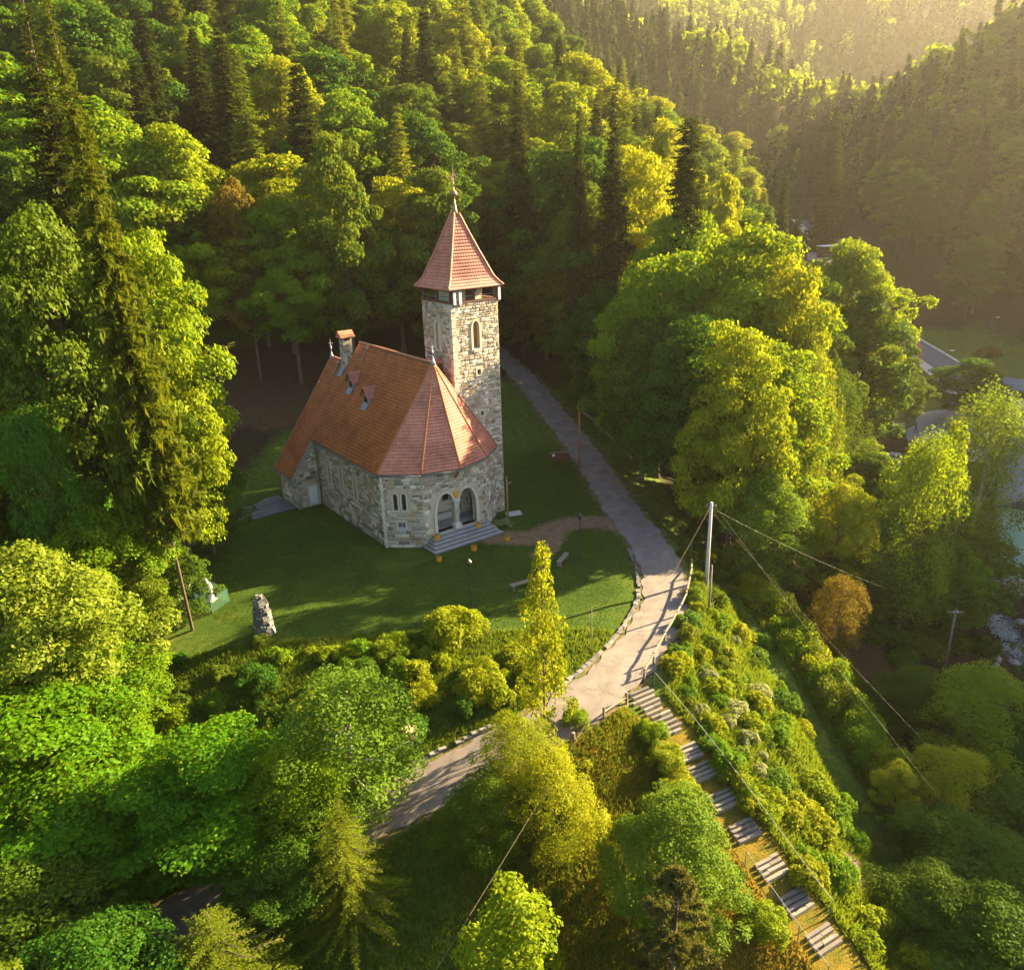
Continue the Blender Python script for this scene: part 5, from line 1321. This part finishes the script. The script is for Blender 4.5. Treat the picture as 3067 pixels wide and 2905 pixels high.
# kerb blocks along the inner side of the road
T_ = np.gradient(ROAD[:, :2], axis=0); T_ /= np.linalg.norm(T_, axis=1)[:, None]
kerb = tag(link("stone_edging", None), kind="structure"); rg = random.Random(3)
for i in range(0, len(ROAD)-1):
    x, y, z = ROAD[i]
    if not ((37.0 < y < 57.5) or (31.5 < y < 34.8 and x < 1)): continue
    if rg.random() < .12: continue
    c = np.array([x - T_[i, 1]*1.93, y + T_[i, 0]*1.93, z+.03]); d = np.array([T_[i, 0], T_[i, 1], 0]); s = np.array([-T_[i, 1], T_[i, 0], 0])
    part("kerb_stone", MB().obox(c+s*rg.uniform(-.05, .05), d*.235, s*rg.uniform(.09, .14), (0, 0, rg.uniform(.06, .12)), (lambda g: (g*1.05, g, g*.95))(rg.uniform(.07, .22))), M['stone'], kerb)
# ------------------------------------------------------------------ garden steps with hand rails
steps = thing("garden_steps", "long flights of low grey steps going down the sunny slope", "stairs", tuple(STAIR[0]))
S_ = np.concatenate([[0], np.cumsum(np.linalg.norm(np.diff(STAIR[:, :2], axis=0), axis=1))])
def st_at(s):
    p = np.array([np.interp(s, S_, STAIR[:, k]) for k in range(3)]); q = np.array([np.interp(s+.2, S_, STAIR[:, k]) for k in range(3)]) - p
    t = q.copy(); t[2] = 0; t /= np.linalg.norm(t); return p, t
rg = random.Random(8)
def slab(s, w, dz, off=0):
    p, t = st_at(s); n = np.array([-t[1], t[0], 0]); c = p - STAIR[0] + np.array([0, 0, dz]) + n*off
    k = rg.choice((1, 2, 2)); x0 = -w
    for j in range(k):
        x1 = w if j == k-1 else rg.uniform(-.3, .5); m = (x0+x1)/2
        part("step", MB().obox(c+n*m+t*rg.uniform(-.03, .03), t*.085, n*((x1-x0)/2-.015), (0, 0, .09), rg.choice([(.19,.165,.14),(.15,.132,.112),(.23,.20,.17)])), M['stone'], steps); x0 = x1
def st_px(px, py):
    P = hit(px, py); d = np.hypot(STAIR[:, 0]-P[0], STAIR[:, 1]-P[1]); return S_[d.argmin()]
a, b = st_px(1228, 1345), st_px(1282, 1432)
for k in range(11): slab(a+(b-a)*k/10.5, .72+.1*math.sin(k), .05, .12*math.sin(k*2.3))
FL = [st_px(1318, 1462), st_px(1340, 1508), st_px(1382, 1562), st_px(1426, 1622), st_px(1470, 1690), st_px(1527, 1757), st_px(1580, 1832)]
for s in FL:
    for k in range(4): slab(s+(k-1.5)*.24, .76, .05)
for sd, s0, s1, lab in ((1, 0, S_[-1], "thin pale hand rail along the right side of the steps"), (-1, S_[-1]*.62, S_[-1], "thin pale hand rail along the lower left side of the steps")):
    pts = []; e = thing("hand_rail", lab, "hand rail", tuple(STAIR[0]))
    for s in np.linspace(s0, s1, 12):
        p, t = st_at(s); n = np.array([-t[1], t[0], 0]); pts.append(p - STAIR[0] + n*sd*1.15 + np.array([0, 0, .95]))
    part("rail", MB().tube(pts, .013, 6), M['grey_step'], e, True)
    for p in pts[::3]: part("post", MB().tube([p+(0,0,-1.2), p], .022, 6), M['grey_metal'], e)
# ------------------------------------------------------------------ statue in its green enclosure
P = hit(409, 1161); e = thing("statue", "white carved statue of a robed figure inside the green enclosure", "statue", P, -.3)
h = height_to(P, 1119); k = h/2.0
prof = [(0,0,0,.30),(0,0,.15,.30),(.02,0,.5,.24),(.04,0,.8,.2),(.02,0,1.05,.24),(0,0,1.3,.25),(-.06,0,1.5,.2),(-.12,0,1.62,.12),(-.16,0,1.74,.14),(-.2,0,1.88,.13),(-.22,0,2.0,.05)]
part("figure", MB().tube([(a*k, b*k, c*k) for a, b, c, d in prof], [d*k for a, b, c, d in prof], 12).tube([(.14*k,0,1.35*k),(.2*k,-.1*k,1.1*k),(.05*k,-.22*k,1.05*k)], [.08*k,.07*k,.05*k], 8).tube([(-.14*k,-.05*k,1.35*k),(-.22*k,-.16*k,1.15*k),(-.02*k,-.24*k,1.08*k)], [.08*k,.07*k,.05*k], 8), M['statue'], e, True)
part("plinth", MB().box((-.35,-.35,-.3), (.35,.35,.06)), M['concrete'], e)
c0 = hit(410, 1188); c1 = hit(443, 1165); c2 = hit(379, 1172); c3 = c1+c2-c0; c3[2] = gz(c3[0], c3[1])
e = thing("wire_fence", "low green wire enclosure round the white statue", "fence", c0)
for a, b in ((c0, c1), (c0, c2), (c1, c3), (c2, c3)):
    a, b = a-c0, b-c0; part("post", MB().tube([a+(0,0,-.2), a+(0,0,1.12)], .03, 6), M['green_fence'], e)
    for z in np.arange(.12, 1.1, .135): part("wire_row", MB().bar(a+(0,0,z), b+(0,0,z), .016, .02), M['green_fence'], e)
    mb = MB()
    for t in np.linspace(0, 1, 22): mb.bar(a+(b-a)*t+(0,0,.05), a+(b-a)*t+(0,0,1.08), .010, .010)
    part("mesh_panel", mb, M['green_fence'], e)
# ------------------------------------------------------------------ stone shrine with flagstones
P = hit(513, 1226); h = height_to(P, 1156); e = thing("stone_shrine", "rough stone shrine pillar on the front of the lawn", "shrine", P, .25)
rg = random.Random(12); part("core", MB().lathe([(.42,-.3),(.44,.4),(.36,h*.6),(.22,h*.8),(.05,h*.97)], 9), M['mortar'], e)
nst = 0
z = 0.0
while z < h*.97:
    f = z/h; R_ = np.interp(f, [0, .25, .6, .8, 1], [.52, .54, .44, .30, .06]); hh = rg.uniform(.16, .3); n = max(4, int(6.28*R_/.36)); a0 = rg.random()
    for k in range(n):
        a = a0+6.283*k/n+rg.uniform(-.1, .1); c = np.array([math.cos(a)*R_*.86, math.sin(a)*R_*.86, z+hh/2]); u = np.array([-math.sin(a), math.cos(a), 0]); o = np.array([math.cos(a), math.sin(a), rg.uniform(-.25, .25)])
        s = 3.1*R_/n*rg.uniform(.98, 1.12); mb = MB().obox(c, u*s, o*rg.uniform(.12, .2), (0, 0, hh*.49), (lambda g: (g*1.05, g, g*.95))(rg.uniform(.07, .22))); mb.v = [tuple(np.array(v)+np.array([rg.uniform(-.035, .035) for _ in range(3)])) for v in mb.v]
        part("stone", mb, M['stone'], e); nst += 1
    z += hh
part("spike", MB().tube([(0,0,h*.9), (0,0,h+.42)], [.035, .01], 6).bar((-.12,0,h+.25), (.12,0,h+.25), .03), M['grey_metal'], e)
part("plaque", MB().obox((.62,-.12,.35), (.02,0,.01), (0,.24,0), (-.06,0,.24)), M['paint_white'], e)
for j, (px, py) in enumerate(((537,1196),(553,1203),(545,1216),(562,1212))):
    Q = onplane(px, py, P[2]); tag(link("flagstone", MB().add([(-.75,-.4,-.05),(.7,-.45,-.05),(.78,.4,-.05),(-.7,.42,-.05),(-.73,-.38,.06),(.68,-.43,.06),(.76,.38,.06),(-.68,.4,.06)], [(4,5,6,7),(0,1,5,4),(1,2,6,5),(2,3,7,6),(3,0,4,7)]).mesh("flagstone"), M['grey_step'], None, Q, .35+j*.03, .92),
        ["flagstone nearest the plaque of the shrine", "flagstone at the far right of the shrine paving", "front flagstone of the shrine paving", "flagstone at the right corner of the shrine paving"][j], "flagstone", "flagstones beside the shrine")
# ------------------------------------------------------------------ slabs and planter box beside the annex
A0, A1, B1, B0 = onplane(448.6, 979, .03), onplane(538.6, 959, .03), onplane(575, 981.5, .03), onplane(486.4, 1007.5, .03)
e = tag(link("paving", None, None, None, A0), kind="structure")
for k in range(5):
    t0, t1 = k/5+.008, (k+1)/5-.008; q = [A0+(B0-A0)*t0-A0, A1+(B1-A1)*t0-A0, A1+(B1-A1)*t1-A0, A0+(B0-A0)*t1-A0]
    part("slab", MB().add([v-(0,0,.2) for v in q]+[v+np.array((0,0,.05+.01*(k % 2))) for v in q], [(7,6,5,4),(0,1,5,4),(1,2,6,5),(2,3,7,6),(3,0,4,7)]), M['dark_slab'], e)
Q = [onplane(*v, .3) for v in ((421.2,1001),(463,992.5),(474.7,1000),(433,1012))]; c = sum(Q)/4; c[2] = 0
e = thing("cold_frame", "low wooden planting box at the end of the dark paving", "planting box", c)
for k in range(4):
    a, b = Q[k]-c, Q[(k+1) % 4]-c; part("side_board", MB().bar((a[0],a[1],.2), (b[0],b[1],.2), .07, .42), M['old_wood'], e)
part("soil", MB().add([(v[0]-c[0], v[1]-c[1], .3) for v in Q], [(3,2,1,0)]), M['soil'], e)
part("divider", MB().bar(((Q[0]+(Q[1]-Q[0])*.28)-c)*(1,1,0)+(0,0,.33), ((Q[3]+(Q[2]-Q[3])*.28)-c)*(1,1,0)+(0,0,.33), .06, .1), M['old_wood'], e)
# ------------------------------------------------------------------ stumps and logs
for px, py, top, r, lab in ((256,1455,1412,.55,"thick sawn tree stump on the bare ground at the left"), (793,1443,1410,.42,"sawn tree stump among leaves above the lower road")):
    P = hit(px, py); h = height_to(P, top); e = thing("tree_stump", lab, "tree stump", P, 0, "sawn tree stumps")
    part("bark", MB().lathe([(r*1.5,-.3),(r*1.2,.15),(r*1.02,h*.5),(r,h)], 14), M['bark'], e, True)
    part("cut_face", MB().lathe([(r*.96,h),(r*.94,h+.012)], 14), M['cut_wood'], e)
for (a, b, lab) in (((1118,792),(1150,815),"upper fallen log beside the wooden pole"), ((1152,822),(1185,850),"middle fallen log under the maples"), ((1190,858),(1222,888),"lower fallen log above the road bend")):
    A, B = hit(*a), hit(*b); o = thing("fallen_log", lab, "log", A, 0, "fallen logs beyond the upper road")
    part("trunk", MB().tube([(0,0,.12), (B-A)*.5+(0,0,.13), B-A+(0,0,.12)], [.16,.14,.11], 8), M['old_wood'], o, True)
    part("cut_face", MB().tube([(B-A)+(0,0,.12), (B-A)*1.004+(0,0,.12)], .10, 8), M['cut_wood'], o)
# heap of wood chips on the slope
P = hit(1660, 1690); rg2 = np.random.default_rng(4); n = 2600; q = np.sqrt(rg2.random(n)); a = rg2.random(n)*6.28
xy = np.stack([P[0]+np.cos(a)*q*.95, P[1]+np.sin(a)*q*1.3], 1); zz = terrain(xy[:, 0], xy[:, 1])+.28*(1-q**2)+.03
chips = link("wood_chips", fast_mesh("wood_chips", leaves(np.c_[xy, zz], rg2.normal(size=(n, 3))*.6+[0, 0, 1], .16, .06, rg2), np.arange(n*4).reshape(-1, 4)), M['chips'])
tag(chips, "pale heap of wood chips on the lower slope", "wood chips", kind="stuff")

# ------------------------------------------------------------------ the valley on the right
# paved yard and village square
def pad(name, pix, z, mat, seg=1):
    q = [onplane(px, py, z) for px, py in pix]; c = sum(q)/len(q)
    mb = MB().add([v-c+(0,0,.06) for v in q]+[v-c-(0,0,3) for v in q], [tuple(range(len(q)))[::-1]]+[(i, len(q)+i, len(q)+(i+1) % len(q), (i+1) % len(q)) for i in range(len(q))])
    return tag(link(name, mb.mesh(name), M[mat], None, c), kind="structure")
Y0 = hit(1800, 830); Yz = Y0[2]+.35
pad("yard", [(1742,800),(1868,790),(1880,850),(1815,872),(1755,852)], Yz, 'yard')
Z0 = hit(1600, 470); Zz = Z0[2]+.9
pad("village_square", [(1562,502),(1566,430),(1640,424),(1655,470),(1640,505),(1600,516)], Zz, 'lane')
# house with red roof half hidden by trees
def house(name, lab, px, py, z, w, l, hw, hr, rz, wallm, roofm, cat="house"):
    P = onplane(px, py, z); e = thing(name, lab, cat, P, rz)
    part("wall", MB().box((-w/2,-l/2,-4), (w/2,l/2,hw)).add([(-w/2,-l/2,hw),(w/2,-l/2,hw),(0,-l/2,hw+hr)], [(0,1,2)]).add([(w/2,l/2,hw),(-w/2,l/2,hw),(0,l/2,hw+hr)], [(0,1,2)]), M[wallm], e)
    o = .5
    for s in (-1, 1):
        rp = part("roof", MB().add([(s*(w/2+o),-l/2-o,hw-o*hr/(w/2)),(s*(w/2+o),l/2+o,hw-o*hr/(w/2)),(0,l/2+o,hw+hr+.05),(0,-l/2-o,hw+hr+.05),(s*(w/2+o),-l/2-o,hw-o*hr/(w/2)+.15),(s*(w/2+o),l/2+o,hw-o*hr/(w/2)+.15),(0,l/2+o,hw+hr+.2),(0,-l/2-o,hw+hr+.2)],
             [(0,1,2,3),(4,7,6,5),(0,4,5,1),(0,3,7,4),(1,5,6,2)] if s > 0 else [(3,2,1,0),(5,6,7,4),(1,5,4,0),(4,7,3,0),(2,6,5,1)]), M[roofm], e)
        for k in range(int(l/1.2)): part("roof_seam", MB().bar((s*(w/2+o),-l/2+k*1.2,hw-o*hr/(w/2)+.18), (0,-l/2+k*1.2,hw+hr+.23), .08, .06), M[roofm], rp)
    for k in range(max(1, int(l/3))):
        for s in (-1, 1):
            wn_ = part("window", MB().box((s*w/2-.03,-l/2+1.2+k*2.8,1.0), (s*w/2+.03,-l/2+2.2+k*2.8,2.3)), M['paint_white'], e)
            part("pane", MB().box((s*w/2-.05,-l/2+1.3+k*2.8,1.1), (s*w/2+.05,-l/2+2.1+k*2.8,2.2)), M['glass'], wn_)
    return e
house("cottage", "cottage with orange red roof hidden behind garden trees", 1738, 700, hit(1738, 700)[2], 7, 10, 2.6, 3.2, -.5, 'pink_wall', 'red_roof')
house("far_house", "distant house with grey roof behind the thin spruce", 1640, 352, hit(1640, 352)[2], 9, 12, 5, 4.5, .2, 'pink_wall', 'concrete')
house("metal_roof_shed", "low building with blue grey metal roof at the right edge", 1962, 790, hit(1962, 790)[2]+.5, 8, 14, 3.0, 1.6, .9, 'plaster', 'blue_roof', "shed")
# mint green building cut by the right edge
P = hit(2012, 1075); e = thing("mint_building", "mint green rendered building cut off by the right edge", "building", P, math.radians(58))
part("wall", MB().box((-9,-5,-6), (9,5,8.5)), M['teal'], e); part("plinth", MB().box((-9.06,-5.06,-6), (9.06,5.06,.6)), M['concrete'], e)
part("roof", MB().add([(-9.5,-5.5,8.5),(9.5,-5.5,8.5),(9.5,5.5,8.5),(-9.5,5.5,8.5),(-9.5,0,11),(9.5,0,11)], [(0,1,5,4),(2,3,4,5),(0,4,3),(1,2,5),(3,2,1,0)]), M['blue_roof'], e)
for k in range(5):
    for z in (1.6, 4.8):
        for s in (-1, 1):
            wn_ = part("window", MB().box((-7.6+k*3.3,s*5-.05,z), (-6.4+k*3.3,s*5+.05,z+1.5)), M['paint_white'], e)
            part("pane", MB().box((-7.5+k*3.3,s*5-.07,z+.1), (-6.5+k*3.3,s*5+.07,z+1.4)), M['glass'], wn_)
# boulder retaining wall
e = thing("boulder_wall", "dry wall of big pale boulders below the yard", "wall", hit(1698, 905)); B0_ = np.array(e.location); rg = random.Random(2)
for r_ in range(4):
    for k in range(9):
        Q = hit(1668+k*8+rg.uniform(-2, 2)+r_*1.5, 908) - B0_ + np.array([0, 0, .3+r_*.62]); s = rg.uniform(.32, .52)
        bmv = bmesh.new(); bmesh.ops.create_icosphere(bmv, subdivisions=1, radius=s)
        for v in bmv.verts: v.co = Vector((v.co.x*1.25, v.co.y, v.co.z*.8))*rg.uniform(.82, 1.15)
        me = bpy.data.meshes.new("boulder"); bmv.to_mesh(me); bmv.free(); o = link("boulder", me, M['concrete'], e, Q, rg.random()*3)
P = hit(1702, 948); tag(link("concrete_ramp", MB().box((-3.5,-2.2,-2), (3.5,2.2,.5)).box((-3.6,2.2,-2), (3.6,2.5,1.0)).mesh("concrete_ramp"), M['yard'], None, P, .6), "pale concrete ramp slab below the boulder wall", "ramp")
# gate boards and bin by the yard
P = hit(1738, 838); e = thing("board_gate", "brown board gate with pale post at the yard entrance", "gate", P, .1)
for k in range(5): part("board", MB().box((-.9+k*.36,-.03,.1), (-.57+k*.36,.03,1.5)), M['pink_wall'], e)
part("post", MB().box((-1.1,-.07,-.2), (-.96,.07,2.0)), M['paint_white'], e)
# lamps on the street
for px, py, top, lab in ((1818,746,678,"tall street lamp beside the valley street"), (1915,642,614,"short street lamp on the grass beyond the valley street")):
    P = hit(px, py); h = height_to(P, top); e = thing("street_lamp", lab, "street lamp", P, 0, "street lamps in the valley")
    part("pole", MB().tube([(0,0,-.3), (0,0,h-.3), (.25,-.1,h), (.8,-.3,h+.02)], [.09,.06,.05,.04], 8), M['grey_metal'], e, True); part("lamp_head", MB().obox((1.0,-.36,h), (.3,-.1,0), (.04,.12,0), (0,0,.06)), M['white_metal'], e)
P = hit(1912, 695); bush('bushbig', 'rust', P[0], P[1], 3.6, 3.0, "rusty orange bush on the grass beyond the valley street")
# bus shelter on the square
P = onplane(1603, 498, Zz+.06); e = thing("shelter", "dark open shelter with pale roof on the village square", "shelter", P, .3)
part("roof", MB().box((-2.6,-1.3,2.5), (2.6,1.3,2.68)), M['white_metal'], e); part("back_wall", MB().box((-2.4,1.0,0), (2.4,1.1,2.5)), M['dark_wood'], e)
for s in (-2.3, 2.3): part("post", MB().box((s-.08,-1.1,0), (s+.08,-.94,2.5)), M['dark_wood'], e); part("side_wall", MB().box((s-.05,-.2,0), (s+.05,1.0,2.5)), M['dark_wood'], e)
part("seat", MB().box((-2.2,.4,.42), (2.2,.95,.5)), M['old_wood'], e)
# stream: a ribbon of water among boulders
st = np.array([hit(*q) for q in ((1905,1150),(1928,1195),(1950,1235),(1965,1275),(1990,1310))]); ST = resample(st, .4)
V, F = ribbon(ST, 1.3, .18, 6, .25); V[:, 2] += np.random.default_rng(3).normal(size=len(V))*.06
tag(link("stream", fast_mesh("stream", V, F[:, ::-1], True), M['water']), kind="structure")
for k, (px, py, s) in enumerate(((1925,1212,1.5), (1945,1232,1.3), (1962,1262,1.4))):
    P = hit(px, py); rg2 = np.random.default_rng(k); n = 500; xy = np.stack([P[0]+rg2.normal(size=n)*.5*s, P[1]+rg2.normal(size=n)*.35*s], 1)
    o = link("white_water", fast_mesh("white_water", leaves(np.c_[xy, terrain(xy[:, 0], xy[:, 1])+.25+rg2.random(n)*.2], rg2.normal(size=(n, 3))*.3+[0, 0, 1], .22, .14, rg2), np.arange(n*4).reshape(-1, 4)), M['foam'])
    tag(o, ["upper", "middle", "lower"][k] + " patch of white water in the stream", "water", kind="stuff")
rg = random.Random(9)
for k in range(26):
    px, py = rg.uniform(1900, 1985), rg.uniform(1130, 1330); P = hit(px, py); s = rg.uniform(.25, .7)
    bmv = bmesh.new(); bmesh.ops.create_icosphere(bmv, subdivisions=1, radius=s)
    for v in bmv.verts: v.co = Vector((v.co.x*1.2, v.co.y, v.co.z*.7))*rg.uniform(.8, 1.15)
    me = bpy.data.meshes.new("rock"); bmv.to_mesh(me); bmv.free(); tag(link("rock", me, M['grey_step'], None, P+np.array([0, 0, .1]), rg.random()*3), "grey rock lying in the stream bed below the mint building", "rock", "rocks along the stream")
# small red and grey marker flag near the street
P = hit(1828, 662); e = thing("warning_sign", "small red sign on a thin post beyond the valley street", "sign", P); part("post", MB().tube([(0,0,-.2), (0,0,2.4)], .04, 6), M['grey_metal'], e); part("plate", MB().add([(-.5,0,1.8),(.5,0,1.8),(0,0,2.7),(-.5,.03,1.8),(.5,.03,1.8),(0,.03,2.7)], [(0,1,2),(5,4,3),(0,3,4,1),(1,4,5,2),(2,5,3,0)]), M['red_roof'], e)
# a runner crossing the yard
def runner():
    P = onplane(1771, 838, Yz+.06)
    J = {'hip': (0,0,.93), 'chest': (.03,0,1.25), 'neck': (.06,0,1.47), 'head': (.09,0,1.6), 'top': (.10,0,1.74), 'sl': (.05,.17,1.40), 'sr': (.05,-.17,1.40), 'el': (-.16,.24,1.18), 'er': (.14,-.24,1.14), 'wl': (.05,.2,1.02), 'wr': (.33,-.16,1.28),
         'fl': (.09,.18,1.0), 'fr': (.39,-.14,1.34), 'hl': (0,.1,.9), 'hr': (0,-.1,.9), 'kl': (.27,.1,.62), 'kr': (-.12,-.1,.52), 'al': (.1,.1,.24), 'ar': (-.45,-.1,.34), 'tl': (.26,.1,.17), 'tr': (-.5,-.1,.2)}
    R = {'hip': .14, 'chest': .15, 'neck': .06, 'head': .095, 'top': .07, 'sl': .065, 'sr': .065, 'el': .042, 'er': .042, 'wl': .03, 'wr': .03, 'fl': .03, 'fr': .03, 'hl': .1, 'hr': .1, 'kl': .065, 'kr': .065, 'al': .042, 'ar': .042, 'tl': .035, 'tr': .035}
    E = [('hip','chest'),('chest','neck'),('neck','head'),('head','top'),('chest','sl'),('chest','sr'),('sl','el'),('sr','er'),('el','wl'),('er','wr'),('wl','fl'),('wr','fr'),('hip','hl'),('hip','hr'),('hl','kl'),('hr','kr'),('kl','al'),('kr','ar'),('al','tl'),('ar','tr')]
    ks = list(J); me = bpy.data.meshes.new("body"); me.from_pydata([(x, y, z-.14) for x, y, z in J.values()], [(ks.index(a), ks.index(b)) for a, b in E], [])
    e = thing("person", "person in dark running clothes crossing the paved yard", "person", P, 2.6)
    m, N, L, B = newmat("runner"); tc = N.new("ShaderNodeTexCoord"); sx = N.new("ShaderNodeSeparateXYZ"); L.new(tc.outputs["Object"], sx.inputs[0])
    r = ramp(N, [(0, (.03,.03,.03)), (.08, (.05,.04,.05)), (.42, (.05,.04,.06)), (.44, (.10,.05,.12)), (.66, (.10,.05,.12)), (.69, (.42,.25,.18)), (1, (.42,.25,.18))]); r.color_ramp.interpolation = 'CONSTANT'
    mu = N.new("ShaderNodeMath"); mu.operation = 'MULTIPLY'; mu.inputs[1].default_value = .5; L.new(sx.outputs["Z"], mu.inputs[0]); L.new(mu.outputs[0], r.inputs[0]); L.new(r.outputs[0], B.inputs["Base Color"])
    o = link("body", me, m, e); sk = o.modifiers.new("skin", 'SKIN'); o.modifiers.new("sub", 'SUBSURF').levels = 2
    if not me.skin_vertices: me.attributes
    for i, k in enumerate(ks):
        try: me.skin_vertices[0].data[i].radius = (R[k], R[k])
        except Exception: pass
    part("hair", MB().lathe([(.02,-.02),(.1,.02),(.105,.1),(.07,.17),(.01,.19)], 10, (.07,0,1.46)), M['cloth'], e, True)
runner()

# ------------------------------------------------------------------ hazy morning air over the whole valley
zmin, zmax = float(_Z.min()), float(_Z.max())
hz = link("haze", MB().box((GX[0]-6, GY[0]-6, zmin-1.0), (GX[-1]+6, GY[-1]+6, zmax+30)).mesh("haze")); tag(hz, "thin golden morning haze filling the valley", "haze", kind="stuff")
hm = bpy.data.materials.new("haze"); hm.use_nodes = True; hn = hm.node_tree; hn.nodes.remove(hn.nodes["Principled BSDF"])
pv = hn.nodes.new("ShaderNodeVolumePrincipled"); pv.inputs["Color"].default_value = (.98, .90, .76, 1); pv.inputs["Density"].default_value = .00012; pv.inputs["Anisotropy"].default_value = .55
hn.links.new(pv.outputs[0], hn.nodes["Material Output"].inputs["Volume"]); hz.data.materials.append(hm)
